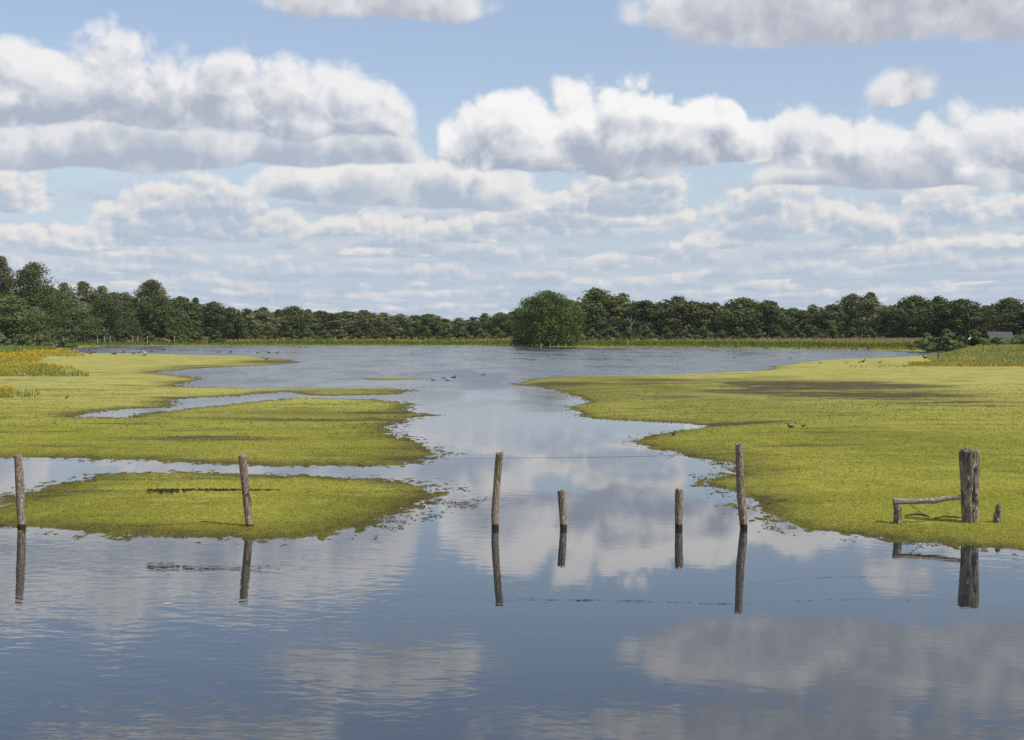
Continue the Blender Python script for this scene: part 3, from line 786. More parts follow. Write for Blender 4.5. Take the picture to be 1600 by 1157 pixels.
def build_trees():
    for kind, px, top, D, w, lab in WOOD_LEFT:
        tree(kname(kind), 'tree', kind, px, top, D, w, lab, 'trees of the left wood')
    def row(lst, where, grp):
        for i, (kind, px, top, D, w) in enumerate(lst):
            d = 'pale airy tree' if 'birch' in kind else ('dark narrow tree' if kind == 'alder' else 'dark leafy tree')
            pos = 'last' if i == len(lst) - 1 else ORD[i] if i < 20 else 'twenty-first'
            tree(kname(kind), 'tree', kind, px, top, D, w * (1.30 + 0.25 * ((i * 7) % 5) / 5), f'{d}, {pos} from left, front row {where}', grp)
    row(WOOD_MID, 'left of the round tree', 'trees of the distant wood')
    row(WOOD_RIGHT, 'right of the round tree', 'trees of the right wood')
    for i, (px, top) in enumerate(sorted(BACK)):
        D = 440 if px < 200 else (490 if px < 360 else (560 if px < 900 else 500))
        kind = ['oak_c', 'oak_a', 'oak_b'][i % 3]
        sec, first = ('left wood', 0) if px < 330 else (('wood left of round tree', 9) if px < 850 else ('wood right of round tree', 22))
        tree('broadleaf_tree', 'tree', kind, px, top, D, 74 if px > 330 and px < 860 else 84,
             f'half hidden dark tree, {ORD[i - first] if i - first < 20 else "last"} from left, back row, {sec}', 'half hidden trees of the back row')
    # the round bright tree on the lake edge with its low company
    tree('round_tree', 'tree', 'willow', 855, 456, 338, 110, 'big round bright green tree on the far lake shore', None, rz=1.1)
    tree('bush', 'bush', 'bush', 808, 524, 335, 24, 'small green bush at the left foot of the big round tree', None)
    tree('bush', 'bush', 'bush', 892, 526, 335, 22, 'small green bush at the right foot of the big round tree', None)
    # grey bare stem in the right wood
    x, y, z = at_dist(986, 500, 400); zb = ground_z(x, y)
    V, Q = join_tubes([tube_np([(0, 0, 0), (0.1, 0, 3), (-0.1, 0, 5.6), (0.2, 0, 7.4)], [0.15, 0.11, 0.08, 0.03], 8),
                       tube_np([(0, 0, 4.5), (0.9, 0, 5.8), (1.3, 0, 6.8)], [0.09, 0.06, 0.02], 6),
                       tube_np([(0, 0, 5.2), (-0.8, 0, 6.3), (-1.0, 0, 7.2)], [0.08, 0.05, 0.02], 6)])
    tag(link('dead_tree', mesh_np('dead_tree', V, Q, MAT['greybark'], True), None, (x, y, zb)),
        'bare pale dead stem in front of the right wood', 'dead tree')
    # bushes at the foot of the wood
    r = random.Random(3)
    def bushes(cols, D, hpx, wpx, kind, fmt, grp):
        for i, px in enumerate(cols):
            x = (px - 800) / F * D; zb = ground_z(x, D)
            base_row = HORIZON + (H - zb) * F / D
            tree('bush', 'bush', kind, px, base_row - hpx * r.uniform(0.8, 1.25), D, wpx * r.uniform(0.85, 1.2), fmt.format(ORD[i] if i < 20 else 'twenty-first'), grp)
    bushes([2, 36, 62, 98], 285, 22, 44, 'bush', 'grey-green bush, {} from the left edge below the left wood', 'bushes below the left wood')
    bushes([130, 162, 195, 232, 270, 306, 340], 380, 17, 44, 'darkbush', 'dark low bush behind the stakes, {} from left under the left wood', 'dark bushes under the left wood')
    bushes(list(range(372, 800, 27)), 420, 17, 36, 'darkbush', 'dark low bush, {} from the left at the foot of the distant wood', 'dark bushes of the distant wood')
    bushes(list(range(925, 1440, 29)), 395, 19, 40, 'darkbush', 'dark low bush, {} from the left at the foot of the right wood', 'dark bushes of the right wood')
    tree('russet_bush', 'bush', 'russet', 508, 512, 430, 26, 'reddish brown bush before the distant wood', None)
    tree('russet_bush', 'bush', 'russet', 582, 505, 440, 20, 'brownish tinged bush, the second one before the distant wood', None)
    # bushes and reeds of the right bank
    for i, (px, top, w, kind, lab) in enumerate([
        (1448, 522, 52, 'bush', 'grey-green bush at the left end of the right-hand thicket'),
        (1478, 516, 74, 'bush', 'grey-green bush, second from the left in the right-hand thicket'),
        (1522, 517, 84, 'darkbush', 'dark round bush in the right-hand thicket left of the hut'),
        (1556, 528, 80, 'bush', 'green bush in front of the grey hut roof'),
        (1596, 524, 90, 'bush', 'green bush right of the grey hut roof'),
        (1650, 520, 90, 'bush', 'green bush beyond the right edge of the thicket')]):
        tree('bush', 'bush', kind, px, top, 238 - (i % 2) * 6, w, lab, 'bushes of the right-hand thicket', zbase=-0.1)

# ------------------------------------------------------------------ grasses, reeds and flowers (uncountable cover)
def blades(name, X, Y, Z, h, w, tint, mat, lean=0.25, seed=1, curve=True):
    """upright tapering blades, one triangle pair each"""
    r = np.random.default_rng(seed); n = len(X)
    th = r.random(n) * 2 * math.pi
    a = np.stack([np.cos(th), np.sin(th), np.zeros(n)], 1) * (w * 0.5)[:, None]
    ld = r.normal(size=(n, 2)) * lean
    B = np.stack([X, Y, Z], 1)
    M = B + np.stack([ld[:, 0] * 0.35, ld[:, 1] * 0.35, np.full(n, 0.6)], 1) * h[:, None]
    T = B + np.stack([ld[:, 0], ld[:, 1], np.ones(n)], 1) * h[:, None]
    V = np.stack([B - a, B + a, M + a * 0.7, T, M - a * 0.7], 1)
    V = V.reshape(-1, 3)
    base = np.arange(n)[:, None] * 5
    Q = np.concatenate([base + [0, 1, 2, 4]], 0)
    Tr = base + np.array([[4, 2, 3, 3]])
    # quads then the tip triangle as a degenerate-free triangle mesh
    tri = np.concatenate([base + [[0, 1, 2]], base + [[0, 2, 4]], base + [[4, 2, 3]]], 0)
    return mesh_np(name, V, tri, mat, fattrs={'tint': np.concatenate([tint] * 3)})

def specks(name, X, Y, Z, s, tint, mat, seed=1, up=0.5):
    """small leaf or petal faces turned every way"""
    r = np.random.default_rng(seed); n = len(X)
    nr = r.normal(size=(n, 3)); nr[:, 2] = np.abs(nr[:, 2]) + up; nr /= np.linalg.norm(nr, axis=1)[:, None]
    a = np.cross(nr, r.normal(size=(n, 3))); a /= np.linalg.norm(a, axis=1)[:, None]
    b = np.cross(nr, a) * 0.6
    P = np.stack([X, Y, Z], 1); s = s[:, None]
    V = np.stack([P - a * s * .5, P - b * s * .5, P + a * s * .5, P + b * s * .5], 1).reshape(-1, 3)
    return mesh_np(name, V, np.arange(n * 4).reshape(-1, 4), mat, fattrs={'tint': tint})

MAT['marshleaf'] = mat_tint('marsh_plant_leaves', [(0.0, (0.095, 0.086, 0.022)), (0.3, (0.195, 0.190, 0.026)), (0.65, (0.282, 0.284, 0.038)), (1.0, (0.375, 0.355, 0.066))])
MAT['meadow'] = mat_tint('meadow_grass', [(0.0, (0.060, 0.085, 0.020)), (0.25, (0.170, 0.205, 0.035)), (0.5, (0.290, 0.300, 0.055)), (0.75, (0.270, 0.215, 0.090)), (1.0, (0.290, 0.220, 0.145))])
MAT['flower'] = mat_tint('yellow_flowers', [(0.0, (0.130, 0.140, 0.018)), (0.35, (0.340, 0.230, 0.014)), (0.7, (0.560, 0.330, 0.010)), (1.0, (0.680, 0.430, 0.020))])
MAT['reedg'] = mat_tint('green_reed', [(0.0, (0.140, 0.180, 0.045)), (0.5, (0.215, 0.250, 0.062)), (0.8, (0.310, 0.320, 0.085)), (1.0, (0.390, 0.345, 0.120))])

def pick(n, row0, row1, col0, col1, seed, cond=None, power=1.0):
    """random points whose places fall between two rows and two columns of the photo, on land"""
    r = np.random.default_rng(seed)
    rows = row0 + (row1 - row0) * r.random(n) ** power; cols = col0 + (col1 - col0) * r.random(n)
    x, y = unproj(cols, rows)
    z, s, sf = terrain(x, y)
    k = z > 0.0
    if cond is not None: k &= cond(x, y, z, s, sf, cols, rows)
    return x[k], y[k], z[k], s[k], sf[k], cols[k], rows[k]

def build_cover():
    r = np.random.default_rng(5)
    # low marsh plants of the mats: many small leaves, denser near the camera, ragged and sparse beyond the rim
    xs = []; sz = []; tt = []
    for (y0, y1, n, size) in ((18.5, 27, 260000, 0.020), (27, 45, 150000, 0.032), (45, 95, 90000, 0.065)):
        yy = y0 + (y1 - y0) * r.random(n) ** 0.9
        xx = yy * (r.random(n) * 2 - 1) * 0.42
        fade = 1 - smoothstep(50, 95, yy)
        z, s, sf = terrain(xx, yy)
        mz = mudzone(xx, yy)
        z2 = np.maximum(z, 0.0)
        clump = fbm(xx / 0.5, yy / 0.8, 3, 91)
        band = 0.55 * fbm(xx / 3.0, yy / 1.6, 4, 92) + 0.75 * fbm(xx / 11.0, yy / 4.0, 3, 94)
        # the rim breaks up into floating scraps where the mats run out at their tips
        tipx = fbm(xx / 2.6, yy / 3.5, 3, 93)
        reach = (0.15 + 0.6 * smoothstep(0.0, 0.4, tipx)) * np.where(yy > 45, 0.5, 1.0) + 1.3 * np.exp(-((xx - unproj(690, 778)[0]) / 1.6) ** 2 - ((yy - 25.5) / 3.0) ** 2) + 1.0 * np.exp(-((xx - unproj(1195, 760)[0]) / 1.3) ** 2 - ((yy - 27) / 4.0) ** 2)
        scrap = 0.6 * fbm(xx / 0.07, yy / 0.16, 2, 95) + 0.7 * fbm(xx / 0.45, yy / 0.7, 2, 96)
        k = ((z > 0.004) & (clump > -0.45 + 0.5 * mz) & (band > -0.40)) | ((s < 0.3) & (s > -reach) & (scrap > 0.05 + 0.42 * np.maximum(-s, 0) / reach))
        k &= (r.random(n) < fade * (1 - 0.7 * mz))
        xx, yy, z2, s, clump, z, band, mz = xx[k], yy[k], z2[k], s[k], clump[k], z[k], band[k], mz[k]
        n2 = len(xx)
        hgt = np.where(z > 0.004, 0.45, 0.10)
        zz = z2 + 0.003 + size * hgt * r.random(n2)
        t = np.clip(0.62 + 0.10 * clump + 0.46 * band + 0.08 * r.normal(size=n2) - 0.30 * smoothstep(0.5, -0.3, s) - 0.24 * smoothstep(1.8, -0.2, s + 1.6 * fbm(xx / 1.5, yy / 1.5, 2, 97)) - 0.15 * (z < 0.03) - 0.35 * mz - 0.26 * olive(xx, yy), 0, 1)
        xs.append(np.stack([xx, yy, zz], 1)); sz.append(size * (0.5 + 0.8 * r.random(n2))); tt.append(t)
    P = np.concatenate(xs); S = np.concatenate(sz); T = np.concatenate(tt)
    tag(link('marsh_plants', specks('marsh_plants', P[:, 0], P[:, 1], P[:, 2], S, T, MAT['marshleaf'], 3, 0.9)),
        'low bright green marsh plants covering the mud flats', 'marsh plants', None, 'stuff')
    # meadow along the far shore: bright rim, green and yellow belt, tawny seed heads higher up
    x, y, z, s, sf, c, rw = pick(190000, 548.0, 529.5, -150, 1700, 8, lambda x, y, z, s, sf, c, rw: sf > 3)
    n = len(x)
    belt = np.clip(sf / 90.0, 0, 1)
    pat = fbm(x / 22, y / 30, 3, 101)
    h = (0.14 + 0.56 * smoothstep(0.06, 0.45, belt + 0.08 * pat)) * (0.7 + 0.6 * r.random(n))
    t = np.clip(0.50 - 0.40 * smoothstep(0.05, 0.25, belt) + 0.78 * smoothstep(0.45, 0.95, belt + 0.25 * pat) + 0.10 * r.normal(size=n), 0, 1)
    tag(link('meadow_grass', blades('meadow_grass', x, y, z, h, 0.20 + 0.12 * r.random(n), t, MAT['meadow'], 0.25, 4)),
        'tall meadow grass with tawny seed heads on the far shore', 'grass', None, 'stuff')
    # yellow flower belts of the far shore
    def fcond(x, y, z, s, sf, c, rw):
        return (((sf > 12) & (sf < 45)) | ((c > 1050) & (sf > 9) & (sf < 60))) & ((fbm(x / 14, y / 9, 3, 111) > -0.05) | (c < 330)) & ((c < 480) | (c > 1090) | (fbm(x / 9, y / 9, 2, 112) > 0.35))
    x, y, z, s, sf, c, rw = pick(34000, 548, 531, -150, 1500, 9, fcond); n = len(x)
    tag(link('far_flowers', specks('far_flowers', x, y, z + 0.15 + 0.35 * r.random(n), 0.20 + 0.10 * r.random(n), np.clip(0.15 + 0.4 * r.random(n), 0, 1), MAT['flower'], 5, 0.4)),
        'belt of yellow flowers along the far shore', 'flowers', None, 'stuff')
    # big yellow flower bank at the left
    def bank(x, y, z, s, sf, c, rw):
        w = 4.5 * fbm(c / 30.0, rw / 4.0, 3, 121)
        a = (rw < 560.5 + 0.25 * w) & (rw > 550.5) & (c < 146 - np.abs(rw - 556) * 3)
        b2 = (rw > 560) & (rw < 572) & (c < 70 + 4 * w - (rw - 560) * 1.5)
        c2 = (rw > 572 + 0.5 * w + np.maximum(0, c - 60) * 0.05) & (rw < 590.5 - np.maximum(0, c - 20) * 0.035) & (c < 142 - np.abs(rw - 585) * 2)
        d = (rw > 615) & (rw < 625) & (c < 22 + 2 * w)
        rag = fbm(x / 1.2, y / 3.0, 3, 125) + 0.6 * fbm(x / 3.0, y / 9.0, 2, 126)
        keepf = np.random.default_rng(77).random(x.shape) < 1.0 - 0.85 * smoothstep(40, 138, c)
        b2 = b2 & keepf; c2 = c2 & keepf
        return (a & (c < 118 + 22 * rag - np.abs(rw - 556) * 3 + 14)) | b2 | (c2 & (rag > -0.35 + 0.8 * smoothstep(70, 145, c))) | d
    x, y, z, s, sf, c, rw = pick(150000, 548, 626, -260, 150, 10, bank); n = len(x)
    dist = y / 100.0
    pat = fbm(x / 2.5, y / 6.0, 3, 131)
    hh = (0.10 + 0.18 * r.random(n)) * (1 + 0.7 * pat)
    g = r.random(n) < 0.36
    tag(link('flower_bank_leaves', blades('flower_bank_leaves', x[g], y[g], z[g], hh[g] * 1.15, (0.035 + 0.03 * r.random(g.sum())) * dist[g], np.clip(0.3 + 0.3 * r.random(g.sum()) + 0.3 * pat[g], 0, 1), MAT['reedg'], 0.3, 6)),
        'green stalks and leaves of the yellow flower bank at the left', 'leaves', None, 'stuff')
    f = (~g) & (pat + 0.45 * r.normal(size=n) > -0.28)
    tag(link('yellow_flowers', specks('yellow_flowers', x[f], y[f], z[f] + hh[f], (0.055 + 0.05 * r.random(f.sum())) * dist[f], np.clip(0.62 + 0.35 * pat[f] + 0.28 * r.normal(size=f.sum()), 0, 1), MAT['flower'], 7, 0.35)),
        'dense bank of orange-yellow flowers on the left shore', 'flowers', None, 'stuff')
    # taller green stalks standing in and around the flower bank
    parts = []
    for (c0, c1, r0, r1, nn, h0) in ((-260, 88, 549.5, 542, 16000, 0.65), (-260, 35, 556, 548, 6000, 0.8), (40, 95, 580, 588, 120, 0.55), (22, 66, 624, 620, 60, 0.36), (90,140,586,588,60,0.28), (0,140,588,590.5,300,0.18)):
        x, y, z, s, sf, c, rw = pick(nn, r0, r1, c0, c1, 12 + nn); m = len(x)
        parts.append((x, y, z, h0 * (0.55 + 0.7 * r.random(m)), (0.05 + 0.03 * r.random(m)) * y / 100, 0.5 * r.random(m)))
    A = [np.concatenate([p[i] for p in parts]) for i in range(6)]
    tag(link('left_reeds', blades('left_reeds', *A, MAT['reedg'], 0.16, 8)), 'grey-green reeds and stalks behind and between the left flowers', 'reeds', None, 'stuff')
    # right shore: tussock grass with flowers at its foot, and a reed belt behind
    def rc(x, y, z, s, sf, c, rw):
        return c > 1470 - (rw - 551) * 1.0 + 18 * fbm(c / 20.0, rw / 3.0, 2, 141)
    x, y, z, s, sf, c, rw = pick(60000, 552.5, 575, 1430, 1800, 14, rc); n = len(x)
    hh = (0.30 + 0.75 * smoothstep(1465, 1530, c) * smoothstep(577, 562, rw)) * (0.6 + 0.6 * r.random(n))
    tag(link('right_tussocks', blades('right_tussocks', x, y, z, hh, (0.06 + 0.04 * r.random(n)) * y / 120, np.clip(0.58 + 0.42 * r.random(n) + 0.35 * fbm(x / 3.0, y / 5.0, 3, 145), 0, 1), MAT['reedg'], 0.22, 9)),
        'tall yellow-green grass on the right shore', 'grass', None, 'stuff')
    def rf(x, y, z, s, sf, c, rw):
        return (fbm(c / 14.0, rw / 1.5, 3, 152) > -0.25) & (rw > 571.0 + 1.6 * fbm(c / 15.0, rw, 2, 151)) & (rw < 577.5 + (c - 1430) * 0.012)
    x, y, z, s, sf, c, rw = pick(11000, 569, 582, 1418, 1800, 15, rf); n = len(x)
    tag(link('right_flowers', specks('right_flowers', x, y, z + 0.08 + 0.28 * r.random(n), (0.06 + 0.06 * r.random(n)), np.clip(0.05 + 0.75 * r.random(n), 0, 1), MAT['flower'], 10, 0.3)),
        'strip of yellow flowers at the foot of the right shore grass', 'flowers', None, 'stuff')
    parts = []
    for (c0, c1, r0, r1, nn, h0) in ((1535, 1800, 545, 549.5, 20000, 2.0), (1448, 1800, 547.6, 550.3, 9000, 0.9), (1325, 1355, 575.5, 577, 20, 0.18), (1372, 1425, 574, 577, 46, 0.20), (1420, 1475, 571, 575, 260, 0.32)):
        x, y, z, s, sf, c, rw = pick(nn, r0, r1, c0, c1, 22 + nn); m = len(x)
        parts.append((x, y, z, h0 * (0.55 + 0.6 * r.random(m)), (0.06 + 0.03 * r.random(m)) * y / 100, 0.75 * r.random(m)))
    A = [np.concatenate([p[i] for p in parts]) for i in range(6)]
    tag(link('right_reeds', blades('right_reeds', *A, MAT['reedg'], 0.14, 11)), 'green reed belt on the right bank below the hut', 'reeds', None, 'stuff')

# ------------------------------------------------------------------ posts
def post_mesh(name, axis, radii, mat, seed, seg=48, rings=80, rough=0.12, cracks=11, top_jag=0.02, flat=1.0, notch=None):
    """weathered post: axis = points from foot to top (z up), radii at those points; grooves, knots, jagged top"""
    r = random.Random(seed); rn = np.random.default_rng(seed)
    ax = np.array(axis, float); rad = np.array(radii, float)
    L = np.concatenate([[0], np.cumsum(np.linalg.norm(np.diff(ax, axis=0), axis=1))]); L /= L[-1]
    tt = np.linspace(0, 1, rings)
    cx = np.interp(tt, L, ax[:, 0]); cy = np.interp(tt, L, ax[:, 1]); cz = np.interp(tt, L, ax[:, 2]); rr = np.interp(tt, L, rad)
    k = np.ones(5) / 5
    for a in (cx, cy, rr):
        a[2:-2] = np.convolve(a, k, 'valid')
    th = np.linspace(0, 2 * np.pi, seg, endpoint=False)
    TH, TT = np.meshgrid(th, tt)
    height = ax[-1, 2] - ax[0, 2]
    m = 1 + rough * fbm(np.cos(TH) * 1.5 + seed, TT * height * 3 + np.sin(TH) * 1.5, 3, seed) + 0.5 * rough * fbm(np.cos(TH) * 7 + seed, TT * height * 5 + np.sin(TH) * 7, 2, seed + 5)
    for c in range(cracks):
        t0 = r.uniform(0, 2 * np.pi); a0 = r.uniform(0, 0.8); a1 = min(1.05, a0 + r.uniform(0.25, 0.7)); wd = r.uniform(0.05, 0.12)
        d = np.angle(np.exp(1j * (TH - t0 - 0.15 * np.sin(TT * 7 + c))))
        m -= r.uniform(0.10, 0.26) * np.exp(-(d / wd) ** 2) * smoothstep(a0, a0 + 0.08, TT) * (1 - smoothstep(a1 - 0.1, a1, TT))
    if notch:
        nt, nz, na, dep = notch   # angle, height fraction, size, depth
        d = np.angle(np.exp(1j * (TH - nt)))
        m -= dep * np.exp(-(d / na) ** 4) * np.exp(-((TT - nz) / 0.055) ** 4)
    X = cx[:, None] + rr[:, None] * m * np.cos(TH); Y = cy[:, None] + rr[:, None] * m * np.sin(TH) * flat
    Z = cz[:, None] + 0 * TH
    jag = top_jag * fbm(np.cos(th) * 2.2 + seed, np.sin(th) * 2.2, 3, seed + 9) * 2
    Z = Z + smoothstep(0.9, 1.0, TT) * jag[None, :]
    V = [np.stack([X.ravel(), Y.ravel(), Z.ravel()], 1)]
    Q = []
    for i in range(rings - 1):
        a = i * seg + np.arange(seg); b = i * seg + (np.arange(seg) + 1) % seg
        Q.append(np.stack([a, b, b + seg, a + seg], 1))
    # end grain: shrinking rings, slightly sunk and rough
    last = (rings - 1) * seg; base = rings * seg
    for q, f in enumerate((0.93, 0.7, 0.4, 0.12)):
        px_ = cx[-1] + (X[-1] - cx[-1]) * f; py_ = cy[-1] + (Y[-1] - cy[-1]) * f
        pz = Z[-1] + (0.004 if q == 0 else -0.006 * q) + 0.35 * top_jag * rn.normal(size=seg) * (0.6 if q else 0.2)
        V.append(np.stack([px_, py_, pz], 1))
        a = last + np.arange(seg); b = last + (np.arange(seg) + 1) % seg
        c = base + q * seg + np.arange(seg); d = base + q * seg + (np.arange(seg) + 1) % seg
        Q.append(np.stack([a, b, d, c], 1)); last = base + q * seg
    V = np.concatenate(V); Q = np.concatenate(Q)
    return mesh_np(name, V, Q, mat, smooth=True)

FENCE_ROW = 826.0
FD = float(unproj(800, FENCE_ROW)[1])       # distance of the fence line
PX = FD / F                                  # metres per photo pixel there

def add_post(name, label, cat, pts, widths, mat, seed, group=None, D=None, zfoot=-0.35, **kw):
    """pts: centre line in photo pixels from foot to top; widths: diameters in pixels"""
    D = D or FD
    P = [at_dist(px, py, D) for px, py in pts]
    x0 = P[0][0]; zg = P[0][2]
    ax = [(P[0][0] - x0 - (P[1][0] - P[0][0]) * 0.15, 0, zfoot)] + [(p[0] - x0, 0, p[2]) for p in P]
    rad = [widths[0] * PX / 2] + [w * PX / 2 for w in widths]
    r = random.Random(seed)
    ax = [(a[0], 0.02 * r.uniform(-1, 1), a[2]) for a in ax]
    o = link(name, post_mesh(name, ax, rad, mat, seed, **kw), None, (x0, D, 0))
    return tag(o, label, cat, group)

def build_fence():
    g = 'tall leaning fence posts'
    add_post('fence_post', 'tall weathered fence post at the left edge, standing where mat meets water', 'post', [(34, 826), (31, 770), (28, 712)], [12.5, 13.5, 12], MAT['post'], 11, g)
    add_post('fence_post', 'weathered fence post leaning left on the green front islet', 'post', [(390, 824), (384, 765), (379, 712)], [12.5, 12.5, 13.5], MAT['post'], 12, g, D=FD)
    add_post('fence_post', 'tall mossy-topped fence post standing in open water near the centre', 'post', [(774, 827), (773.5, 800), (776.5, 755), (780.5, 708)], [11.5, 11.5, 11.8, 12], MAT['mosspost'], 13, g)
    add_post('fence_post', 'tallest slim fence post in water before the tip of the right mat', 'post', [(1162.5, 826), (1161, 805), (1157.5, 770), (1154.5, 694)], [11, 13, 12.5, 11.5], MAT['post'], 14, g)
    g2 = 'short posts standing in the open water'
    add_post('short_post', 'short weathered post in water just right of the mossy post', 'post', [(880.5, 827), (879.5, 800), (877, 768)], [10.5, 10.8, 12], MAT['post'], 15, g2)
    add_post('short_post', 'short weathered post in water left of the tallest slim post', 'post', [(1060.5, 827), (1060.5, 800), (1061.5, 766)], [11.5, 12.5, 12.5], MAT['post'], 16, g2)
    # the thick old gate post, its rail, the stub that carries the rail, and the stub to the right
    add_post('gate_post', 'thick grey cracked gate post with a notch on the right mat', 'post',
             [(1516, 812), (1515.5, 785), (1515, 745), (1514, 703)], [24.5, 26.5, 29, 31.5], MAT['oldpost'], 21, None,
             seg=80, rings=110, rough=0.06, cracks=16, top_jag=0.035, notch=(-1.25, 0.50, 0.36, 0.62))
    add_post('post_stub', 'short squared stub carrying the left end of the fallen rail', 'post', [(1402, 808), (1402, 795), (1402, 783)], [12, 12.5, 12.5], MAT['oldpost'], 22, None, cracks=5, top_jag=0.01)
    add_post('post_stub', 'small dark pointed stub right of the thick gate post', 'post', [(1559, 819), (1559, 805), (1559.5, 797), (1559.5, 791)], [14, 12, 9.5, 7], MAT['oldpost'], 23, None, cracks=6, top_jag=0.03)
    # rail
    pts = [(1395.5, 783.5), (1412, 784), (1440, 783.2), (1462, 782.5), (1472, 779.5), (1490, 778), (1502, 777)]
    wd = [9.0, 8.6, 8.2, 9.6, 8.6, 7.4, 7.8]
    P = [at_dist(px, py, FD - 0.03) for px, py in pts]
    L = np.array([p[0] - P[0][0] for p in P]); zc = np.array([p[2] for p in P])
    # built lying along its own z, then turned
    me = post_mesh('fallen_rail', [(-(z - zc[0]), 0, l) for z, l in zip(zc, L)], [w * PX / 2 for w in wd], MAT['rail'], 31, seg=32, rings=60, rough=0.10, cracks=6, top_jag=0.008, flat=0.8)
    o = link('fallen_rail', me, None, (P[0][0], FD - 0.03, zc[0])); o.rotation_euler = (0, math.radians(90), 0)
    tag(o, 'bleached wooden rail lying from the short stub to the gate post', 'rail')

def wire_np(pts, rad, barbs=0.0, seed=0):
    r = random.Random(seed); parts = [tube_np(pts, [rad] * len(pts), 5)]
    if barbs:
        acc = 0.0
        for a, b in zip(pts[:-1], pts[1:]):
            a = Vector(a); b = Vector(b); L = (b - a).length; d = (b - a).normalized()
            while acc < L:
                p = a + d * acc
                for s in (1, -1):
                    q = Vector((r.uniform(-.4, .4), r.uniform(-.6, .6), 1)).normalized() * 0.010
                    parts.append(tube_np([p - q + d * 0.004 * s, p + q], [rad * 0.8, rad * 0.3], 4))
                acc += barbs
            acc -= L
    return join_tubes(parts)

def sag(a, b, drop, n=24):
    a = Vector(a); b = Vector(b)
    return [a.lerp(b, t / n) + Vector((0, 0, -drop * 4 * (t / n) * (1 - t / n))) for t in range(n + 1)]

def build_wires():
    fr = FD - 0.075
    A = lambda px, py, d=fr: at_dist(px, py, d)
    specs = [
      ('rusty barbed wire strung between the two left fence posts near their tops', [A(31, 719), A(382, 716)], 0.03),
      ('thin barbed wire from the islet post to the mossy centre post', [A(382, 716), A(779, 716)], 0.025),
      ('thin barbed wire from the mossy post to the tallest slim post', [A(779, 716), A(1156, 708.5)], 0.02),
      ('thin barbed wire from the tallest slim post to the gate post', [A(1156, 708.5), A(1514, 716, FD - 0.17)], 0.05),
      ('slack wire from the tallest slim post low across the right mat', [A(1158, 739), A(1330, 752), A(1513, 744, FD - 0.17)], 0.03),
      ('slack wire leaving the gate post towards the right picture edge', [A(1518, 752, FD - 0.17), A(1700, 786)], 0.05),
      ('barbed wire at mid height between the two left posts', [A(32, 765), A(384, 765)], 0.012)]
    for i, (lab, P, d) in enumerate(specs):
        pts = []
        for a, b in zip(P[:-1], P[1:]): pts += sag(a, b, d)[(1 if pts else 0):]
        V, Q = wire_np(pts, 0.0026 if i in (2,) else 0.0014, 0.16, i)
        tag(link('barbed_wire', mesh_np('barbed_wire', V, Q, MAT['wire'], True)), lab, 'wire', 'fence wires')
    # rags of dried weed caught on the wire
    def weeds(px0, px1, lab, seed, dens):
        r = random.Random(seed); parts = []
        w = abs(px1 - px0)
        for k in range(int(w * dens)):
            px = px0 + (px1 - px0) * r.random()
            f = (px - px0) / (px1 - px0)
            env = (1.0 if f < 0.28 else 0.75 if f < 0.42 else 0.35) if px1 < 385 else 0.4
            if vnoise(np.array([px / 6.0]), np.array([seed * 1.0]), 3)[0] < -0.35 - 0.2 * (f < 0.45): continue
            p0 = Vector(A(px, 765.5 - r.uniform(0, 2.0)))
            L = r.uniform(0.02, 0.10) * env
            p1 = p0 + Vector((r.uniform(-.025, .025), r.uniform(-.02, .02), -L * 0.55)); p2 = p1 + Vector((r.uniform(-.03, .03), r.uniform(-.02, .02), -L * 0.45))
            parts.append(tube_np([p0, p1, p2], [0.007, 0.006, 0.002], 4))
        for k in range(int(w * 0.5)):
            px = px0 + (px1 - px0) * r.random()
            p0 = Vector(A(px, 765.6)); p1 = p0 + Vector((r.uniform(.03, .09), r.uniform(-.01, .01), r.uniform(-.012, .010)))
            parts.append(tube_np([p0, p1], [0.008, 0.004], 4))
        V, Q = join_tubes(parts)
        tag(link('hanging_weed', mesh_np('hanging_weed', V, Q, MAT['weed'])), lab, 'dried weed')
    weeds(230, 374, 'dark fringe of dried weed hanging on the wire left of the islet post', 41, 2.6)
    weeds(390, 430, 'short dark scraps of dried weed on the wire right of the islet post', 42, 1.6)
    # bent loose wire hanging from the rail and dead twigs on the ground
    P = [A(1419, 786), A(1426, 792), A(1436, 800), A(1441, 802.5)]
    V, Q = wire_np([Vector(p) for p in P], 0.006)
    tag(link('loose_wire', mesh_np('loose_wire', V, Q, MAT['wire'], True)), 'bent piece of rusty wire hanging below the rail', 'wire')
    for (pts, lab) in (([(1414, 804.5), (1430, 802.5), (1444, 803.5), (1452, 806)], 'thin dark twig lying on the mat under the rail'),
                       ([(1460, 808), (1475, 806), (1488, 806.5), (1506, 808)], 'thicker dark driftwood stick at the foot of the gate post')):
        Pw = []
        for px, py in pts:
            x, y = unproj(px, py, 0.135); Pw.append(Vector((float(x), float(y), ground_z(x, y) + 0.015)))
        V, Q = join_tubes([tube_np(Pw, [0.010, 0.018, 0.016, 0.006], 7), tube_np([Pw[1], Pw[1] + Vector((0.09, 0.03, 0.05))], [0.009, 0.003], 5)])
        tag(link('driftwood_stick', mesh_np('driftwood_stick', V, Q, MAT['weed'], True)), lab, 'stick')

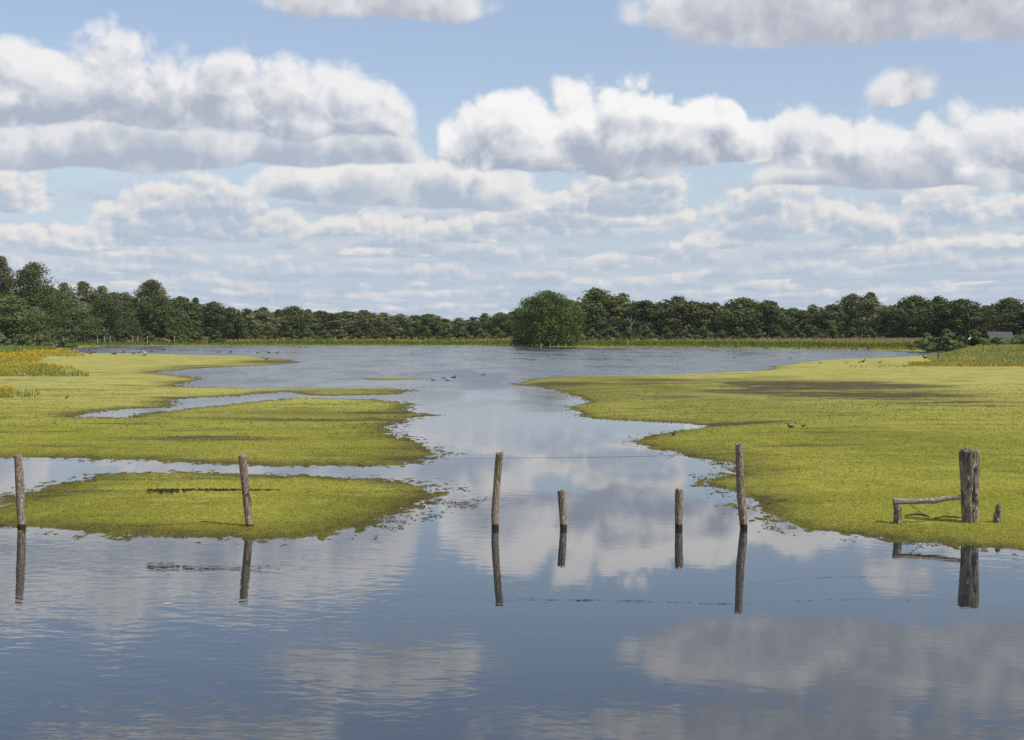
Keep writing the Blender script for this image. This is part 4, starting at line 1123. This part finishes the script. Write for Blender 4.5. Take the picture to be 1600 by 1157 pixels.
# ------------------------------------------------------------------ birds
def loft(path, rx, rz, seg=14):
    """closed body along a path with oval sections"""
    path = [Vector(p) for p in path]; V = []; Q = []
    for i, p in enumerate(path):
        d = (path[min(i + 1, len(path) - 1)] - path[max(i - 1, 0)]).normalized()
        side = Vector((0, 1, 0)); up = d.cross(side) * -1
        for k in range(seg):
            th = 2 * math.pi * k / seg
            V.append(tuple(p + side * (rx[i] * math.cos(th)) + up * (rz[i] * math.sin(th))))
    for i in range(len(path) - 1):
        for k in range(seg):
            k2 = (k + 1) % seg; Q.append((i * seg + k, i * seg + k2, (i + 1) * seg + k2, (i + 1) * seg + k))
    return V, Q

BIRD = {}
def bird_meshes(kind):
    """length about 1 unit, facing +x, standing or floating at z = 0"""
    if kind in BIRD: return BIRD[kind]
    if kind == 'swim':   # duck or coot on the water
        body = loft([(-.50,0,.20),(-.44,0,.17),(-.30,0,.11),(-.10,0,.08),(.10,0,.09),(.24,0,.15),(.30,0,.26),(.32,0,.36),(.38,0,.42),(.45,0,.41),(.49,0,.39)],
                    [.01,.05,.12,.17,.16,.12,.07,.055,.065,.045,.02], [.01,.03,.09,.14,.14,.11,.075,.06,.065,.045,.02])
        legs = None; bill = loft([(.47,0,.39),(.53,0,.375),(.60,0,.37)], [.025,.03,.012], [.02,.012,.006])
    elif kind == 'stand':  # duck standing on land
        body = loft([(-.52,0,.34),(-.45,0,.34),(-.30,0,.32),(-.10,0,.31),(.10,0,.33),(.22,0,.40),(.27,0,.52),(.30,0,.62),(.36,0,.68),(.43,0,.67),(.47,0,.65)],
                    [.01,.04,.11,.16,.15,.11,.065,.05,.06,.045,.02], [.01,.04,.10,.14,.14,.11,.07,.055,.06,.045,.02])
        legs = [tube_np([(-.02, s * .07, .24), (-.03, s * .07, .12), (-.02, s * .07, .0), (.07, s * .08, .0)], [.025, .015, .015, .008], 6) for s in (1, -1)]
        bill = loft([(.45,0,.655),(.51,0,.64),(.58,0,.635)], [.025,.03,.012], [.02,.012,.006])
    else:  # heron or egret, tall
        body = loft([(-.42,0,.62),(-.30,0,.68),(-.12,0,.76),(.06,0,.84),(.18,0,.94),(.20,0,1.08),(.14,0,1.20),(.16,0,1.32),(.24,0,1.38),(.31,0,1.37)],
                    [.01,.06,.11,.11,.08,.045,.035,.035,.045,.015], [.01,.06,.12,.12,.08,.045,.035,.035,.045,.015])
        legs = [tube_np([(-.03, s * .05, .70), (.03, s * .05, .36), (-.01, s * .05, .0), (.08, s * .06, .0)], [.03, .014, .012, .006], 6) for s in (1, -1)]
        bill = loft([(.29,0,1.37),(.40,0,1.34),(.52,0,1.31)], [.02,.014,.004], [.02,.012,.004])
    BIRD[kind] = (body, legs, bill)
    return BIRD[kind]

_bm_cache = {}
def bird(name, cat, kind, px, py, length, mat, label, rz=0.0, group=None, z=None, D=None):
    body, legs, bill = bird_meshes(kind)
    if D is None:
        x, y = unproj(px, py); x = float(x); y = float(y)
        zz = 0.0 if kind == 'swim' else ground_z(x, y)
        if kind != 'swim' and zz > 0:
            x, y = unproj(px, py, zz); x = float(x); y = float(y); zz = ground_z(x, y)
    else:
        x, y, zz = at_dist(px, py, D)
    if z is not None: zz = z
    root = empty(name, (x, y, zz - (0.03 * length if kind == 'swim' else 0)), rz, length)
    tag(root, label, cat, group)
    def get(part, data, m):
        key = (kind, part, m.name)
        if key not in _bm_cache:
            V, Q = join_tubes(data if isinstance(data, list) else [data]); _bm_cache[key] = mesh_np(part, V, Q, m, True)
        return _bm_cache[key]
    link('body', get('body', body, mat), root)
    link('bill', get('bill', bill, MAT['bill']), root)
    if legs:
        for i in range(2):
            link('leg', get('leg%d' % i, [legs[i]], MAT['bill']), root)
    return root

def build_birds():
    dk, br, wh, gy = MAT['darkfeather'], MAT['brownfeather'], MAT['whitefeather'], MAT['greyfeather']
    r = random.Random(9)
    g = 'ducks resting along the left shore'
    for i, (px, py) in enumerate([(118, 553.5), (136, 553.5), (141, 554.5), (144.5, 553.2), (148, 553), (176, 554.5), (180, 555), (182, 554), (192.5, 554.3), (209, 554.5), (216, 554.2)]):
        bird('duck', 'duck', 'stand', px, py, 0.55, dk, f'small dark duck on the left shore past the flowers, {ORD[i]} from left', r.choice([0, 3.1, 0.6, 2.5]), g)
    bird('duck', 'duck', 'stand', 226, 557, 0.6, dk, 'dark duck alone below the white gull on the left mat', 0.3, g)
    bird('gull', 'gull', 'stand', 226.5, 553.2, 0.62, wh, 'white gull standing above the lone dark duck on the left shore', 3.0)
    g = 'far birds on the bar beyond the left water'
    for i, (px, py) in enumerate([(76, 543.6), (80.5, 543.4), (84, 543.7), (103, 543.5), (145, 543.8), (161, 543.5), (168, 544.2)]):
        bird('duck', 'duck', 'swim', px, py, 0.62, [dk, gy][i % 2], f'tiny bird near the far left waterline, {ORD[i]} from left', r.choice([0, 3.1]), g)
    g = 'ducks swimming on the left lake'
    for i, (px, py) in enumerate([(140, 547.5), (150, 545.8), (236, 549.5), (256, 547.5), (342, 551), (360, 551), (403, 552.2), (420, 552.2), (433, 552.2), (468, 543.2), (478, 543.3)]):
        bird('duck', 'duck', 'swim', px, py, 0.7, [br, dk][i % 2], f'small duck swimming on the left water, {ORD[i]} from the left', r.choice([0, 3.1, 0.3]), g)
    bird('duck', 'duck', 'stand', 416.5, 563.5, 0.5, dk, 'tiny dark duck on the tip of the left spit', 0.4)
    for px, py, l, m, lab, rz in [(677, 594.5, 0.45, br, 'brown duck swimming left of the group mid lake', 3.1), (693, 591.5, 0.42, br, 'rear duck of the small group mid lake', 0.2),
                           (699, 595, 0.45, br, 'nearest duck of the small group mid lake', 2.6), (709, 590.5, 0.55, dk, 'dark duck at the right end of the group mid lake', 0),
                           (755, 586.5, 0.42, br, 'duck swimming alone right of the mid lake group', 0), (645, 553.2, 0.6, br, 'far duck swimming alone above the grassy sliver', 3.1),
                           (809, 548.6, 0.7, br, 'far duck swimming below the big round tree', 3.1), (1147, 559.6, 0.6, br, 'far duck swimming on the right part of the lake', 0),
                           (1234, 561, 0.6, br, 'duck swimming close to the right mat edge', 0), (983, 563, 0.5, br, 'duck swimming mid lake right of the round tree', 3.1)]:
        bird('duck', 'duck', 'swim', px, py, l * 0.75, m, lab, rz, 'ducks swimming on the open lake')
    g = 'birds standing on the far right shore'
    for i, (px, py) in enumerate([(1115, 543.5), (1121, 544), (1128, 543.8), (1150, 543.6), (1196, 545), (1212, 545.5), (1248, 546), (1262, 546.2), (1303, 547), (1331, 547), (1338, 547.2), (1350, 547.4), (1356, 547.3)]):
        bird('duck', 'duck', 'stand', px, py, 0.7, [dk, br, gy][i % 3], f'tiny bird standing on the far right shore, {ORD[i]} from left', r.choice([0, 3.1]), g)
    for px, py, l, kd, m, lab, rz in [
        (1282, 569.5, 0.5, 'stand', gy, 'grey bird on the rear edge of the right mat, leftmost there', 2.9),
        (1323, 569, 0.5, 'stand', gy, 'grey bird on the rear of the right mat left of two dark ducks', 0.2),
        (1342.5, 568.3, 0.34, 'stand', dk, 'smaller of two dark ducks on the rear right mat', 3.1),
        (1348.5, 567.8, 0.6, 'stand', dk, 'larger of two dark ducks on the rear right mat', 0.4),
        (1375, 568.6, 0.4, 'stand', br, 'brown duck on the rear right mat right of the dark pair', 0.0),
        (1445, 559.8, 0.75, 'stand', dk, 'dark bird at the water edge left of the right shore grass', 2.4),
        (1466, 566, 0.85, 'heron', dk, 'dark upright heron beside the right shore grass', 1.4),
        (1052.5, 683.5, 0.27, 'stand', dk, 'black coot on the ragged left rim of the right mat', 1.2),
        (1083.5, 681.2, 0.26, 'swim', br, 'small brown duck resting just right of the black coot', 0.2),
        (1235, 671, 0.27, 'stand', dk, 'dark duck standing in the middle of the right mat', 3.0),
        (1255.5, 668.5, 0.18, 'stand', dk, 'tiny dark bird right of the duck on the right mat', 0.0),
        (104, 624, 0.24, 'stand', dk, 'tiny dark bird alone on the left mat', 1.0)]:
        bird('heron' if kd == 'heron' else ('coot' if 'coot' in lab else 'duck' if 'duck' in lab else 'bird'), 'heron' if kd == 'heron' else ('coot' if 'coot' in lab else 'duck' if 'duck' in lab else 'bird'), kd, px, py, l, m, lab, rz)
    # a lost feather floating in the foreground
    x, y = unproj(262, 944)
    V, Q = loft([(-.05,0,.004),(-.02,0,.008),(.02,0,.010),(.06,0,.016)], [.002,.014,.013,.002], [.001,.002,.002,.001], 8)
    tag(link('feather', mesh_np('feather', np.array(V), np.array(Q), wh, True), None, (float(x), float(y), 0.0)), 'small white feather floating on the foreground water', 'feather')
    bird('egret', 'egret', 'heron', 1515, 536, 0.85, wh, 'white egret perched in the thicket left of the hut', 0.3, D=231.5)

# ------------------------------------------------------------------ stakes and hut
def build_far_things():
    def stake(px, toprow, D, label, group, lean=0.0, r=0.09):
        x = (px - 800) / F * D; zb = ground_z(x, D)
        h = H + (HORIZON - toprow) * D / F - zb
        me = post_mesh('stake', [(0, 0, -0.3), (lean * 0.5, 0, h * 0.5), (lean, 0, h)], [r, r, r * 0.9], MAT['smallpost'], int(px), seg=10, rings=10, cracks=1)
        tag(link('stake', me, None, (x, D, zb)), label, 'stake', group)
    for i, px in enumerate([132.5, 152.5, 163, 172.5, 207.5, 215, 230.5, 272.5]):
        stake(px, 525.5 + (i % 3) * 0.6, 372, f'pale wooden stake before the left wood, {ORD[i]} from left', 'stakes before the left wood', 0.05 * (i % 3 - 1))
    for i, px in enumerate([845.5, 859.5, 872.5, 884]):
        stake(px, 537.0 + (i % 2), 312, f'pale stake on the shore under the big round tree, {ORD[i]} from left', 'stakes under the round tree', 0.0, 0.11 if i == 0 else 0.07)
    stake(980.5, 533, 330, 'pale stake before the grey dead stem of the right wood', None)
    stake(1494, 546.5, 229, 'white stake at the water edge under the right-hand thicket', None, 0.05, 0.10)
    # little hut
    root = empty('hut', ((1561 - 800) / F * 262, 262, -0.05), 0.12, (0.82, 0.82, 1.0))
    tag(root, 'small hut with grey weathered roof behind the right reeds', 'hut')
    bm = bmesh.new()
    def box(x0, x1, y0, y1, z0, z1):
        v = [bm.verts.new(p) for p in ((x0,y0,z0),(x1,y0,z0),(x1,y1,z0),(x0,y1,z0),(x0,y0,z1),(x1,y0,z1),(x1,y1,z1),(x0,y1,z1))]
        for f in ((0,3,2,1),(4,5,6,7),(0,1,5,4),(1,2,6,5),(2,3,7,6),(3,0,4,7)): bm.faces.new([v[i] for i in f])
    box(-2.6, 2.6, -1.5, 1.5, -0.5, 1.9)
    # plank joints as real battens
    for k in range(14): box(-2.55 + k * 0.39, -2.50 + k * 0.39, -1.53, -1.503, -0.3, 1.9)
    me = bpy.data.meshes.new('wall'); bm.to_mesh(me); bm.free(); me.materials.append(MAT['hutwall']); link('wall', me, root)
    bm = bmesh.new()
    rows = 9
    for side in (-1, 1):
        for k in range(rows):
            t0 = k / rows; t1 = (k + 1.25) / rows
            y0 = side * 2.0 * (1 - t0); z0 = 1.75 + 1.65 * t0 + 0.03; y1 = side * 2.0 * (1 - min(t1, 1)); z1 = 1.75 + 1.65 * min(t1, 1)
            for q in range(16):
                x0 = -2.95 + q * 0.369 + random.uniform(-.01, .01); x1 = x0 + 0.36
                dz = random.uniform(0, 0.035)
                v = [bm.verts.new(p) for p in ((x0, y0, z0 + dz), (x1, y0, z0 + dz), (x1, y1, z1 + dz), (x0, y1, z1 + dz), (x0, y0, z0 + dz - 0.05), (x1, y0, z0 + dz - 0.05))]
                bm.faces.new([v[0], v[1], v[2], v[3]]); bm.faces.new([v[4], v[5], v[1], v[0]])
    me = bpy.data.meshes.new('roof'); bm.to_mesh(me); bm.free(); me.materials.append(MAT['hutroof']); link('roof', me, root)
    bm = bmesh.new(); box(-0.5, 0.35, -1.57, -1.535, -0.2, 1.6)
    me = bpy.data.meshes.new('door'); bm.to_mesh(me); bm.free(); me.materials.append(MAT['bark']); link('door', me, root)
MAT['hutwall'] = mat_simple('hut_boards', (0.085, 0.065, 0.05), 0.9, 0.3, 4.0)
MAT['hutroof'] = mat_simple('grey_roof_shingles', (0.085, 0.08, 0.082), 0.9, 0.35, 3.5)

build_trees()
build_cover()
build_fence()
build_wires()
build_birds()
build_far_things()

# ------------------------------------------------------------------ thin summer haze over the whole marsh
def build_haze():
    bm = bmesh.new(); bmesh.ops.create_cube(bm, size=1.0)
    me = bpy.data.meshes.new('haze'); bm.to_mesh(me); bm.free()
    m = bpy.data.materials.new('haze_air'); m.use_nodes = True; t = m.node_tree; t.nodes.clear()
    v = t.nodes.new('ShaderNodeVolumePrincipled'); v.inputs['Color'].default_value = (0.80, 0.86, 0.93, 1); v.inputs['Density'].default_value = 0.00006
    v.inputs['Anisotropy'].default_value = 0.1
    o = t.nodes.new('ShaderNodeOutputMaterial'); t.links.new(v.outputs[0], o.inputs['Volume']); me.materials.append(m)
    ob = link('haze', me, None, (0, 650, 13)); ob.scale = (3400, 1860, 30)
    tag(ob, kind='stuff'); ob['label'] = 'thin pale summer haze over the marsh'
build_haze()
